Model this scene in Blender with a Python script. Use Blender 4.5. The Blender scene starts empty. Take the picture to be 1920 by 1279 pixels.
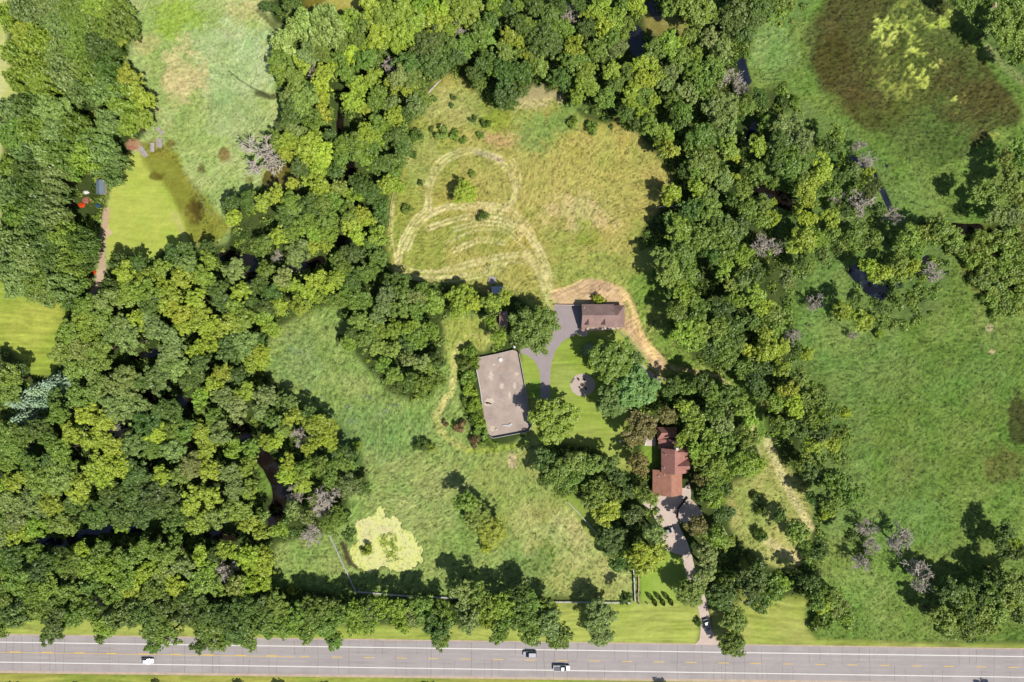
import bpy, bmesh, math, random
import numpy as np
R_ = math.radians
# ------------------------------------------------------------------ camera, world, sun, exposure
H = 240.0            # flying height, metres
S = 0.19             # metres on the ground for one pixel of the 1920 px photograph
sc = bpy.context.scene
cam = bpy.data.cameras.new('camera'); co = bpy.data.objects.new('camera', cam); sc.collection.objects.link(co)
co.location = (0, 0, H); co.rotation_euler = (0, 0, 0)
cam.sensor_width = 36; cam.lens = 36 * H / (1920 * S); cam.clip_end = 9000; cam.clip_start = 1
sc.camera = co
SUN_EL, SUN_AZ = R_(57), R_(-45)          # towards the lower right of the picture
world = bpy.data.worlds.new('World'); sc.world = world; world.use_nodes = True
wn = world.node_tree.nodes; wl = world.node_tree.links
sky = wn.new('ShaderNodeTexSky'); sky.sky_type = 'NISHITA'; sky.sun_disc = False
sky.sun_elevation = SUN_EL; sky.sun_rotation = R_(90) - SUN_AZ
bg = wn['Background']; bg.inputs['Strength'].default_value = 0.085
wl.new(sky.outputs[0], bg.inputs['Color'])
sl = bpy.data.lights.new('sun', 'SUN'); sl.energy = 4.6; sl.angle = R_(0.5); sl.color = (1.0, 0.95, 0.86)
so = bpy.data.objects.new('sun', sl); sc.collection.objects.link(so)
so.location = (100, -100, 200); so.rotation_euler = (0, R_(90) - SUN_EL, SUN_AZ)
sc.view_settings.view_transform = 'Standard'; sc.view_settings.look = 'None'
sc.view_settings.exposure = 0.6; sc.view_settings.gamma = 1
sc.cycles.max_bounces = 6; sc.cycles.diffuse_bounces = 3; sc.cycles.transmission_bounces = 3
KG = 1.95            # picture value of a level white surface in this light
C = sc.collection
rng = np.random.default_rng(7); random.seed(7)

def W(px, py, z=0.0):
    """point of height z seen at pixel (px,py) of the 1920x1279 photograph"""
    k = (H - z) / H * S
    return ((px - 960) * k, (639.5 - py) * k, z)
def lin(c):
    c = np.asarray(c, float) / 255
    return np.where(c <= .04045, c / 12.92, ((c + .055) / 1.055) ** 2.4)
def alb(c, k=KG): return lin(c) / k

# ------------------------------------------------------------------ object helpers
def tag(o, label=None, cat=None, group=None, kind=None):
    if label: o['label'] = label
    if cat: o['category'] = cat
    if group: o['group'] = group
    if kind: o['kind'] = kind
    return o
def empty(name, loc, label, cat, group=None, rz=0):
    o = bpy.data.objects.new(name, None); C.objects.link(o); o.location = loc; o.rotation_euler = (0, 0, rz)
    o.empty_display_size = .5
    return tag(o, label, cat, group)
def npmesh(name, V, F, mat, smooth=False):
    V = np.asarray(V, np.float32); F = np.asarray(F, np.int32)
    me = bpy.data.meshes.new(name); n = F.shape[1]
    me.vertices.add(len(V)); me.vertices.foreach_set('co', V.ravel())
    me.loops.add(F.size); me.loops.foreach_set('vertex_index', F.ravel())
    me.polygons.add(len(F)); me.polygons.foreach_set('loop_start', np.arange(0, F.size, n, dtype=np.int32))
    if smooth: me.polygons.foreach_set('use_smooth', np.ones(len(F), bool))
    me.update(calc_edges=True); me.materials.append(mat)
    return me
def link(name, me, parent=None, loc=None):
    o = bpy.data.objects.new(name, me); C.objects.link(o)
    if parent: o.parent = parent
    if loc is not None: o.location = loc
    return o
class MB:
    def __init__(s, org=(0, 0, 0)): s.v = []; s.f = []; s.o = org
    def add(s, vs, fs):
        b = len(s.v); s.v += [(x - s.o[0], y - s.o[1], z - s.o[2]) for x, y, z in vs]; s.f += [[b + i for i in f] for f in fs]; return s
    def box(s, x0, x1, y0, y1, z0, z1):
        return s.add([(x0,y0,z0),(x1,y0,z0),(x1,y1,z0),(x0,y1,z0),(x0,y0,z1),(x1,y0,z1),(x1,y1,z1),(x0,y1,z1)],
                     [(3,2,1,0),(4,5,6,7),(0,1,5,4),(1,2,6,5),(2,3,7,6),(3,0,4,7)])
    def bar(s, a, b, w, h):
        """upright box from a to b (bottom centre line), width w, height h"""
        a = np.array(a, float); b = np.array(b, float); d = b - a; n = np.array([-d[1], d[0], 0]); n = n / (np.linalg.norm(n) + 1e-9) * w / 2
        u = np.array([0, 0, h]); q = [a - n, b - n, b + n, a + n]
        return s.add([tuple(p) for p in q] + [tuple(p + u) for p in q], [(3,2,1,0),(4,5,6,7),(0,1,5,4),(1,2,6,5),(2,3,7,6),(3,0,4,7)])
    def slab(s, top, t):
        """closed plate: polygon of 3-D points with thickness t downward"""
        n = len(top); vs = list(top) + [(x, y, z - t) for x, y, z in top]
        return s.add(vs, [tuple(range(n)), tuple(range(2*n-1, n-1, -1))] + [(i, n+i, n+(i+1) % n, (i+1) % n) for i in range(n)])
    def cyl(s, c, r, h, n=14, axis='z'):
        vs = []
        for k in (0, 1):
            for i in range(n):
                a = 2*math.pi*i/n; p, q = r*math.cos(a), r*math.sin(a)
                vs.append((c[0]+p, c[1]+q, c[2]+h*k) if axis == 'z' else (c[0]+p, c[1]+h*k, c[2]+q))
        return s.add(vs, [tuple(range(n-1, -1, -1)), tuple(range(n, 2*n))] + [(i, (i+1) % n, n+(i+1) % n, n+i) for i in range(n)])
    def loft(s, rings):
        n = len(rings[0]); vs = [p for r in rings for p in r]; fs = []
        for k in range(len(rings)-1):
            for i in range(n): fs.append((k*n+i, k*n+(i+1) % n, (k+1)*n+(i+1) % n, (k+1)*n+i))
        fs.append(tuple(range(n-1, -1, -1))); m = (len(rings)-1)*n; fs.append(tuple(range(m, m+n)))
        return s.add(vs, fs)
    def build(s, name, mat, parent=None, loc=None, bevel=0, smooth=False):
        me = bpy.data.meshes.new(name); me.from_pydata(s.v, [], s.f)
        bm = bmesh.new(); bm.from_mesh(me); bmesh.ops.recalc_face_normals(bm, faces=bm.faces)
        if bevel: bmesh.ops.bevel(bm, geom=bm.edges[:], offset=bevel, segments=2, profile=.5, affect='EDGES', clamp_overlap=True)
        bm.to_mesh(me); bm.free(); me.materials.append(mat)
        if smooth:
            for p in me.polygons: p.use_smooth = True
        return link(name, me, parent, loc)

# ------------------------------------------------------------------ materials
def mat_base(name):
    m = bpy.data.materials.new(name); m.use_nodes = True
    nt = m.node_tree; b = nt.nodes['Principled BSDF']; return m, nt, b
def N(nt, t, **kw):
    n = nt.nodes.new(t)
    for k, v in kw.items():
        if k in n.inputs: n.inputs[k].default_value = v
        else: setattr(n, k, v)
    return n
def noise(nt, scale, detail=4, rough=.6, vec=None):
    n = N(nt, 'ShaderNodeTexNoise'); n.inputs['Scale'].default_value = scale; n.inputs['Detail'].default_value = detail; n.inputs['Roughness'].default_value = rough
    if vec: nt.links.new(vec, n.inputs['Vector'])
    return n
def ramp(nt, src, stops):
    r = N(nt, 'ShaderNodeValToRGB'); e = r.color_ramp.elements
    while len(e) < len(stops): e.new(.5)
    for el, (p, c) in zip(e, stops): el.position = p; el.color = (*c, 1)
    nt.links.new(src, r.inputs[0]); return r
def mulc(nt, a, b, fac=1.0, blend='MULTIPLY'):
    m = N(nt, 'ShaderNodeMix', data_type='RGBA', blend_type=blend); m.inputs[0].default_value = fac
    nt.links.new(a, m.inputs[6]); nt.links.new(b, m.inputs[7]); return m.outputs[2]
def surf(name, c, var=.15, scale=.6, rough=.9, c2=None, fine=6, bump=.0, spec=.2, metal=0, stripes=None):
    """worn surface: base colour broken by large and fine noise (object space)"""
    m, nt, b = mat_base(name); tc = N(nt, 'ShaderNodeTexCoord'); v = tc.outputs['Object']
    c = np.array(alb(c)); c2 = np.array(alb(c2)) if c2 is not None else c * (1 - var * 1.6)
    n1 = noise(nt, scale, 5, .65, v); r = ramp(nt, n1.outputs[0], [(.3, c2), (.68, c)])
    n2 = noise(nt, fine, 3, .7, v); r2 = ramp(nt, n2.outputs[0], [(.3, (1-var,)*3), (.7, (1+var*.4,)*3)])
    out = mulc(nt, r.outputs[0], r2.outputs[0])
    if stripes:
        ax, sc_, dk = stripes
        w = N(nt, 'ShaderNodeTexWave', wave_type='BANDS', bands_direction=ax); w.inputs['Scale'].default_value = sc_; w.inputs['Distortion'].default_value = .6; w.inputs['Detail'].default_value = 2
        nt.links.new(v, w.inputs['Vector']); r3 = ramp(nt, w.outputs[0], [(.0, (dk,)*3), (.35, (1,)*3)])
        out = mulc(nt, out, r3.outputs[0])
    nt.links.new(out, b.inputs['Base Color']); b.inputs['Roughness'].default_value = rough; b.inputs['Metallic'].default_value = metal
    b.inputs['Specular IOR Level'].default_value = spec
    if bump:
        bp = N(nt, 'ShaderNodeBump'); bp.inputs['Strength'].default_value = bump; bp.inputs['Distance'].default_value = .1
        nt.links.new(n2.outputs[0], bp.inputs['Height']); nt.links.new(bp.outputs[0], b.inputs['Normal'])
    return m
def leaf_material(name, from_object):
    m, nt, b = mat_base(name); nt.nodes.remove(b); out = nt.nodes['Material Output']
    if from_object: src = N(nt, 'ShaderNodeObjectInfo').outputs['Color']
    else: src = N(nt, 'ShaderNodeAttribute', attribute_name='tint').outputs['Color']
    g = N(nt, 'ShaderNodeNewGeometry')
    r = ramp(nt, g.outputs['Random Per Island'], [(0, (.74, .77, .74)), (.45, (.97, .97, .92)), (.8, (1.08, 1.06, 1.0)), (1, (1.3, 1.24, 1.1))])
    c = mulc(nt, src, r.outputs[0])
    d = N(nt, 'ShaderNodeBsdfDiffuse'); t = N(nt, 'ShaderNodeBsdfTranslucent'); gl = N(nt, 'ShaderNodeBsdfGlossy'); gl.inputs['Roughness'].default_value = .5
    nt.links.new(c, d.inputs[0])
    tcol = N(nt, 'ShaderNodeMix', data_type='RGBA', blend_type='MULTIPLY'); tcol.inputs[0].default_value = 1; tcol.inputs[7].default_value = (1.05, 1.0, .5, 1)
    nt.links.new(c, tcol.inputs[6]); nt.links.new(tcol.outputs[2], t.inputs[0])
    mx = N(nt, 'ShaderNodeMixShader'); mx.inputs[0].default_value = .38; nt.links.new(d.outputs[0], mx.inputs[1]); nt.links.new(t.outputs[0], mx.inputs[2])
    m2 = N(nt, 'ShaderNodeMixShader'); m2.inputs[0].default_value = .03; nt.links.new(mx.outputs[0], m2.inputs[1]); nt.links.new(gl.outputs[0], m2.inputs[2])
    nt.links.new(m2.outputs[0], out.inputs[0]); return m
M = {}
M['leaf'] = leaf_material('foliage', True); M['leafs'] = leaf_material('foliage_mass', False)
M['bark'] = surf('bark', (120, 105, 88), .3, 2, fine=14)
M['deadwood'] = surf('dead_wood', (244, 232, 214), .25, 2, fine=12)
M['asphalt'] = surf('asphalt', (176, 164, 164), .07, .25, c2=(166, 155, 155), fine=5)
M['road'] = surf('road_asphalt', (189, 181, 179), .06, .12, c2=(170, 162, 161), fine=4, stripes=('Y', .085, .93))
M['shoulder'] = surf('gravel_shoulder', (222, 198, 176), .18, .5, fine=5)
M['crack'] = surf('tar_crack', (104, 97, 98), .2, 1)
M['white_line'] = surf('white_road_paint', (250, 246, 240), .06, .8, fine=6)
M['yellow_line'] = surf('yellow_road_paint', (242, 205, 110), .08, .8, fine=6)
M['concrete'] = surf('concrete', (228, 208, 194), .1, .3, c2=(208, 188, 176), fine=4)
M['sand'] = surf('arena_sand', (206, 189, 174), .08, .16, c2=(170, 152, 144), fine=1.1)
M['sand_light'] = surf('arena_patch', (226, 208, 192), .08, .6, fine=3)
M['gravel'] = surf('gravel', (216, 197, 184), .1, 1, fine=5)
M['shingle_red'] = surf('red_brown_shingles', (204, 150, 138), .13, .5, c2=(178, 124, 112), fine=5, stripes=('Z', 1.6, .82))
M['shingle_rust'] = surf('rust_shingles', (206, 152, 130), .15, .6, c2=(180, 124, 104), fine=6, stripes=('Z', 1.6, .85))
M['shingle_brown'] = surf('brown_shingles', (186, 156, 148), .12, .4, c2=(158, 128, 122), fine=5, stripes=('Z', 1.8, .84))
M['brick'] = surf('brick_wall', (150, 110, 95), .2, 1, fine=8)
M['siding'] = surf('pale_siding', (205, 195, 185), .08, 1, fine=8, stripes=('Z', 2.5, .8))
M['glass'] = surf('window_glass', (46, 56, 66), .1, 1, rough=.1, spec=.6)
M['trim'] = surf('white_trim', (235, 230, 225), .06, 1)
M['door'] = surf('garage_door', (200, 190, 180), .05, 1, stripes=('Z', 1, .85))
M['darkwood'] = surf('dark_boards', (92, 74, 70), .25, 1, fine=7)
M['greywood'] = surf('grey_weathered_wood', (206, 194, 190), .2, 1.2, fine=8, stripes=('X', 3, .78))
M['whitewood'] = surf('white_fence_paint', (226, 222, 220), .12, 1)
M['tanwood'] = surf('tan_timber', (222, 190, 160), .15, 1)
M['tin'] = surf('pale_sheet_metal', (196, 206, 224), .12, .8, rough=.35, spec=.5, stripes=('X', 2, .88))
M['tin_dark'] = surf('slate_sheet_metal', (126, 144, 158), .2, .8, rough=.5, spec=.4, stripes=('Y', 2, .85))
M['rubber'] = surf('rubber', (40, 40, 42), .1, 2)
M['rim'] = surf('rim_metal', (170, 172, 176), .1, 3, rough=.4, metal=.6)
def paint(name, c): return surf(name, c, .03, .5, rough=.28, spec=.55)
M['p_white'] = paint('white_car_paint', (250, 250, 252)); M['p_silver'] = paint('silver_car_paint', (205, 203, 212)); M['p_black'] = paint('black_car_paint', (36, 40, 48)); M['p_slate'] = paint('slate_car_paint', (92, 108, 122))
M['orange'] = surf('orange_tarp', (240, 82, 24), .15, 1); M['blue'] = surf('blue_plastic', (24, 92, 158), .15, 1); M['redbrick'] = surf('red_pavers', (196, 128, 110), .2, 1.5)
M['white_plastic'] = surf('white_plastic', (246, 244, 240), .05, 1, rough=.4); M['cream'] = surf('cream_canvas', (238, 222, 190), .06, 1)
M['lamp'] = surf('lamp_glass', (230, 225, 215), .05, 2, rough=.2); M['tail'] = surf('tail_lamp', (150, 30, 30), .05, 2, rough=.3)
M['stone'] = surf('stone', (150, 138, 130), .3, 2)
def water_mat(name, c, c2, sc_=.15, rough=.08, thr=(.35, .65)):
    m, nt, b = mat_base(name); v = N(nt, 'ShaderNodeTexCoord').outputs['Object']
    n1 = noise(nt, sc_, 6, .65, v); r = ramp(nt, n1.outputs[0], [(thr[0], alb(c)), (thr[1], alb(c2))])
    nt.links.new(r.outputs[0], b.inputs['Base Color']); b.inputs['Roughness'].default_value = rough
    bp = N(nt, 'ShaderNodeBump'); bp.inputs['Strength'].default_value = .15; n2 = noise(nt, 1.5, 3, .5, v)
    nt.links.new(n2.outputs[0], bp.inputs['Height']); nt.links.new(bp.outputs[0], b.inputs['Normal']); return m
M['creek'] = water_mat('creek_water', (20, 17, 17), (38, 30, 26))
M['bluepond'] = water_mat('dark_blue_water', (20, 23, 34), (40, 48, 64))
M['olivepond'] = water_mat('olive_water', (92, 84, 32), (128, 122, 50), .12, .3)
def duckweed():
    m, nt, b = mat_base('duckweed'); v = N(nt, 'ShaderNodeTexCoord').outputs['Object']
    n1 = noise(nt, .13, 8, .7, v); n2 = noise(nt, 1.3, 4, .7, v)
    r = ramp(nt, n1.outputs[0], [(.32, alb((214, 220, 116))), (.5, alb((226, 228, 150))), (.64, alb((220, 212, 162)))])
    r2 = ramp(nt, n2.outputs[0], [(.36, (.5, .58, .36)), (.46, (1, 1, 1)), (.7, (1.08, 1.08, 1.1))])
    nt.links.new(mulc(nt, r.outputs[0], r2.outputs[0]), b.inputs['Base Color']); b.inputs['Roughness'].default_value = .9; b.inputs['Specular IOR Level'].default_value = .1
    return m
M['duckweed'] = duckweed()
def ground_mat():
    m, nt, b = mat_base('ground_cover'); v = N(nt, 'ShaderNodeTexCoord').outputs['Object']
    a = N(nt, 'ShaderNodeAttribute', attribute_name='col')
    n1 = noise(nt, 1.1, 6, .8, v); r = ramp(nt, n1.outputs[0], [(.33, (.42, .46, .4)), (.47, (1, 1, 1)), (.68, (1.28, 1.24, 1.24))])
    mx = mulc(nt, a.outputs['Color'], r.outputs[0]); nt.links.new(a.outputs['Alpha'], mx.node.inputs[0]); nt.links.new(mx, b.inputs['Base Color'])
    b.inputs['Roughness'].default_value = 1; b.inputs['Specular IOR Level'].default_value = .05
    bp = N(nt, 'ShaderNodeBump'); bp.inputs['Strength'].default_value = .5; bp.inputs['Distance'].default_value = .25
    nt.links.new(n1.outputs[0], bp.inputs['Height']); nt.links.new(bp.outputs[0], b.inputs['Normal']); return m
M['ground'] = ground_mat()

# ------------------------------------------------------------------ ground: one sheet to the horizon, painted by what grows where
xs = np.concatenate([[-3000, -1600, -900, -560, -380, -290, -240, -215], np.arange(-200, 200.01, .4), [215, 240, 290, 380, 560, 900, 1600, 3000]])
ys = np.concatenate([[-3000, -1600, -900, -560, -380, -260, -200, -160], np.arange(-140, 140.01, .4), [160, 200, 260, 380, 560, 900, 1600, 3000]])
NX, NY = len(xs), len(ys)
GX, GY = np.meshgrid(xs, ys); PX = 960 + GX / S; PY = 639.5 - GY / S
def vnoise(cell, seed, X=None, Y=None):
    X = GX if X is None else X; Y = GY if Y is None else Y
    t = np.random.default_rng(seed).random((257, 257)).astype(np.float32)
    u = X / cell + 1000.37; v = Y / cell + 1000.73; i = np.floor(u).astype(int); j = np.floor(v).astype(int); fu = u - i; fv = v - j
    fu = fu*fu*(3-2*fu); fv = fv*fv*(3-2*fv); i0 = i % 256; j0 = j % 256; i1 = (i0+1) % 256; j1 = (j0+1) % 256
    return (t[j0, i0]*(1-fu) + t[j0, i1]*fu)*(1-fv) + (t[j1, i0]*(1-fu) + t[j1, i1]*fu)*fv
def fbm(cell, seed, n=3):
    s = 0; a = 1; tot = 0
    for k in range(n): s = s + a*vnoise(cell/2**k, seed+k*17); tot += a; a *= .55
    return s / tot
def lic(seed, base_ang, spread, length, coarse):
    w = np.random.default_rng(seed).random((NY, NX)).astype(np.float32)
    for _ in range(coarse): w = (w + np.roll(w, 1, 0) + np.roll(w, 1, 1) + np.roll(np.roll(w, 1, 0), 1, 1)) / 4
    th = base_ang + spread * (fbm(26, seed+5, 3) - .5) * 2
    dx, dy = np.cos(th), np.sin(th); J, I = np.mgrid[0:NY, 0:NX]; s = np.zeros_like(w)
    for k in range(-length, length+1):
        s += w[np.clip(np.rint(J + k*dy), 0, NY-1).astype(int), np.clip(np.rint(I + k*dx), 0, NX-1).astype(int)]
    s -= s.mean(); return s / s.std()
n_f = fbm(1.6, 1, 2) - .5; n_m = fbm(7, 2, 3); n_l = fbm(26, 3, 4); n_x = fbm(60, 4, 3)
wx = (fbm(7, 11, 3) - .5) * 2; wy = (fbm(7, 12, 3) - .5) * 2
L1 = lic(21, .35, 1.6, 2, 0)*.75 + lic(23, 1.2, 2.6, 1, 0)*.65; L2 = lic(22, .0, .2, 9, 1)
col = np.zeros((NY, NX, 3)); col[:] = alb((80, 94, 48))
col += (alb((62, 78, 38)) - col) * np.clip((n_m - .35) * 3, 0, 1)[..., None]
far = np.clip((np.maximum(np.abs(GX) - 200, np.abs(GY) - 140)) / 30, 0, 1)
col = col*(1-far[..., None]) + alb((105, 125, 70))*far[..., None]
LA = np.full((NY, NX), .1); LB = np.zeros((NY, NX)); HG = np.full((NY, NX), .12); OPEN = np.zeros((NY, NX)); CUT = np.zeros((NY, NX))
def sstep(x, a, b): t = np.clip((x-a)/(b-a), 0, 1); return t*t*(3-2*t)
def blur(m, n):
    for _ in range(n):
        m = (m + np.roll(m, 1, 0) + np.roll(m, -1, 0)) / 3; m = (m + np.roll(m, 1, 1) + np.roll(m, -1, 1)) / 3
    return m
def inside(P, x, y):
    r = np.zeros(x.shape, bool); n = len(P)
    for i in range(n):
        x0, y0 = P[i]; x1, y1 = P[(i+1) % n]
        if y0 == y1: continue
        c = ((y0 > y) != (y1 > y)) & (x < (x1-x0)*(y-y0)/(y1-y0) + x0); r ^= c
    return r
def win(P, pad):
    P = np.array(P); x0, y0 = P.min(0) - pad; x1, y1 = P.max(0) + pad
    ci = np.where((PX[0] >= x0) & (PX[0] <= x1))[0]; ri = np.where((PY[:, 0] >= y0) & (PY[:, 0] <= y1))[0]
    return slice(ri[0], ri[-1]+1), slice(ci[0], ci[-1]+1)
def pmask(P, warp=5, soft=2):
    w = win(P, warp*2 + 12); m = inside(P, PX[w] + wx[w]*warp, PY[w] + wy[w]*warp).astype(float)
    return w, (blur(m, soft) if soft else m)
def smask(P, width, warp=3, soft=1.0):
    """mask of a stroke along a polyline, half width in px"""
    w = win(P, width*2 + warp + 8); x = PX[w] + wx[w]*warp; y = PY[w] + wy[w]*warp; d = np.full(x.shape, 1e9)
    for (a, b), (c, e) in zip(P[:-1], P[1:]):
        vx, vy = c-a, e-b; t = np.clip(((x-a)*vx + (y-b)*vy) / (vx*vx+vy*vy+1e-9), 0, 1); d = np.minimum(d, np.hypot(x-a-t*vx, y-b-t*vy))
    return w, 1 - sstep(d, width*(1-.5*soft), width*(1+.5*soft))
def lay(w, m, c1, c2=None, la=None, lb=None, h=None, open_=True, mix=None, k=1):
    c1 = alb(c1)*k; cc = c1
    if c2 is not None:
        q = sstep(n_l[w]*.6 + n_m[w]*.4, .38, .62) if mix is None else mix[w]
        cc = c1 + (alb(c2)*k - c1) * q[..., None]
    m3 = m[..., None]; col[w] = col[w]*(1-m3) + cc*m3
    if la is not None: LA[w] = LA[w]*(1-m) + la*m
    if lb is not None: LB[w] = LB[w]*(1-m) + lb*m
    if h is not None: HG[w] = HG[w]*(1-m) + h*m
    if open_: OPEN[w] = np.maximum(OPEN[w], m)
def poly(P, c1, c2=None, warp=7, soft=5, amt=1, **kw): w, m = pmask(P, warp, soft); lay(w, m*amt, c1, c2, **kw)
def stroke(P, width, c1, c2=None, warp=3, soft=1.0, amt=1, **kw): w, m = smask(P, width, warp, soft); lay(w, m*amt, c1, c2, **kw)
def blot(x, y, rx, ry, c1, c2=None, amt=1, thr=.45, **kw):
    """soft-edged irregular patch broken up by noise"""
    P = [(x-rx, y-ry), (x+rx, y+ry)]; w = win(P, 6); d = np.hypot((PX[w]-x)/rx, (PY[w]-y)/ry)
    lay(w, sstep(n_m[w]*.7 + n_f[w]*.5 + (1-d)*.7, thr, thr+.3)*np.clip((1.25-d)*3, 0, 1)*amt, c1, c2, **kw)
MEAD = dict(la=.30, h=.5); HAY = dict(la=.26, h=.3); LAWN = dict(la=.07, lb=.05, h=.05); MARSH = dict(la=.26, h=.55)
poly([(1380,60),(1440,100),(1480,200),(1420,300),(1470,480),(1480,700),(1500,760),(1500,900),(1540,1000),(1500,1180),(1990,1200),(1990,-60),(1500,-60)], (96,120,62), (112,136,72), warp=8, soft=4, la=.25, h=.4, open_=False)
# open ground
poly([(-60,-60),(14,-60),(16,60),(20,150),(40,185),(0,200),(-60,200)], (206,206,140), (190,198,112), **LAWN)
poly([(-60,215),(8,200),(6,300),(4,480),(-60,500)], (196,200,128), (170,186,90), **LAWN)
poly([(-60,520),(10,525),(60,555),(125,566),(124,650),(98,705),(60,705),(45,680),(20,655),(-60,640)], (160,178,72), (180,188,84), la=.08, lb=.14, h=.05)
poly([(235,-60),(470,-60),(510,40),(535,62),(520,120),(515,170),(530,230),(505,262),(520,315),(500,345),(430,370),(415,392),(438,425),(425,455),(380,458),(310,462),(285,482),(222,482),(200,500),(190,545),(165,560),(170,520),(190,450),(198,400),(205,365),(238,300),(262,262),(292,232),(262,140),(235,110),(252,60)], (160,182,104), (176,192,122), la=.2, h=.4)
blot(330,40,75,45, (150,180,70), (160,186,84), .9, .35); blot(430,110,100,85, (174,194,136), (180,200,146), .7, .3); blot(340,140,55,75, (208,196,140), (190,190,120), .8, .4)
blot(280,80,34,40, (196,190,126), None, .7, .45); blot(440,230,70,70, (172,186,130), (150,172,110), .7, .4); blot(470,20,50,40,(196,196,130),None,.7,.45)
poly([(200,400),(208,350),(238,290),(275,285),(330,300),(365,390),(375,440),(345,465),(310,462),(285,482),(222,482),(200,500)], (178,198,84), (190,200,96), warp=6, soft=3, **LAWN)
poly([(262,268),(300,262),(335,285),(345,320),(400,390),(438,430),(400,456),(360,455),(335,400),(305,345),(268,305)], (138,142,56), (152,158,70), warp=6, soft=4, la=.12)
blot(368,385,28,44, (96,84,36), (122,114,48), .95, .5); blot(372,392,16,26, (84,72,32), None, .8, .45); blot(292,330,22,12, (98,86,34), None, .8, .45); blot(320,268,18,14, (116,106,44), None, .8, .45); blot(420,288,18,22, (120,98,52), None, .8, .45); blot(378,318,12,14, (84,78,40), None, .8, .45); blot(468,338,10,12, (120,104,50), None, .6, .45)
stroke([(345,318),(362,345),(385,392),(400,405)], 1.5, (150,160,110), amt=.5)
stroke([(325,400),(340,430),(350,460)], 5, (200,192,122), amt=.6)
stroke([(430,135),(450,150),(480,168),(500,180)], 1.6, (80,84,50), amt=.8); stroke([(482,175),(505,182),(530,178)], 6, (70,72,40), amt=.8); stroke([(484,20),(505,40),(530,62)], 5, (96,104,56), amt=.8)
stroke([(200,395),(196,430),(190,470),(190,505),(182,535),(172,552)], 6.5, (222,192,168), (206,178,150), la=.05, h=.03); blot(200,437,10,8,(220,194,160),None,.9,.4)
blot(250,272,22,12, (196,150,120), None, .8, .4)
poly([(560,-60),(700,-60),(686,14),(640,26),(600,30),(575,22)], (164,158,70), (186,178,96), la=.15, h=.1)
poly([(560,-60),(620,-60),(612,10),(590,26),(568,14)], (110,100,40), None, warp=6, soft=4, amt=.8)
# hay field
poly([(812,150),(840,138),(872,150),(895,175),(940,205),(990,185),(1030,178),(1070,205),(1100,222),(1140,235),(1190,250),(1225,290),(1262,330),(1255,370),(1225,400),(1200,440),(1190,470),(1215,520),(1228,580),(1255,640),(1300,680),(1340,700),(1400,720),(1440,760),(1420,790),(1390,750),(1350,715),(1300,705),(1262,700),(1240,715),(1190,680),(1030,600),(965,545),(900,548),(840,530),(770,520),(735,505),(722,470),(728,360),(745,340),(770,270),(770,230),(800,190)], (176,172,94), (156,164,78), **HAY)
blot(1010,250,60,60, (136,160,86), (156,170,90), .8, .35); blot(1060,225,60,40, (134,160,84), None, .8, .38); blot(1220,560,50,110, (116,146,62), (140,160,80), .9, .3); blot(1140,500,120,45, (156,168,84), (170,176,96), .8, .3)
blot(850,200,60,50, (168,176,98), (186,184,116), .7, .35); blot(790,300,40,60, (160,172,96), None, .7, .38); blot(1110,300,110,80, (186,176,98), (170,160,76), .7, .35); blot(1090,400,90,50, (206,190,130), (190,180,112), .8, .42); blot(870,380,70,60, (168,160,80), None, .6, .4)
blot(980,470,60,50,(176,166,84),None,.6,.4); blot(1105,445,36,34, (138,152,56), (150,164,64), .7, .45); blot(930,260,60,25,(196,168,116),None,.7,.42); blot(1010,185,60,30,(206,190,140),None,.7,.4)
blot(930,230,34,30, (146,164,60), None, .7, .42)
T = (208,202,136)
def smooth(P, n=6):
    P = np.array(P, float); Q = np.vstack([2*P[0]-P[1], P, 2*P[-1]-P[-2]]); out = []
    for i in range(1, len(Q)-2):
        for t in np.arange(n)/n: out.append(.5*((2*Q[i]) + (Q[i+1]-Q[i-1])*t + (2*Q[i-1]-5*Q[i]+4*Q[i+1]-Q[i+2])*t*t + (3*Q[i]-Q[i-1]-3*Q[i+1]+Q[i+2])*t**3))
    return np.array(out + [P[-1]])
def rut(P, wd, c1=(214,206,144), c2=(226,216,158), amt=.92):
    Q = smooth(P); d = np.gradient(Q, axis=0); nrm = np.stack([-d[:, 1], d[:, 0]], 1); nrm /= np.linalg.norm(nrm, axis=1, keepdims=True) + 1e-9
    w, m = smask([tuple(q) for q in Q], wd*1.5, 3, 1.4); lay(w, m*np.clip(n_m[w]*1.2, 0, 1)*.5*amt, (196,190,116), None, la=.2)
    for sgn in ((-1, 1) if wd > 2.6 else (0,)):
        w, m = smask([tuple(q) for q in Q + nrm*sgn*max(3.6, wd*.75)], 1.2 + wd*.2, 1.5, 1.2); brk = np.clip(.62 + (vnoise(4, 81)[w]-.45)*1.0 + n_f[w]*.8, .3, 1); lay(w, m*brk*amt, c1, c2, la=.25)
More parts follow.
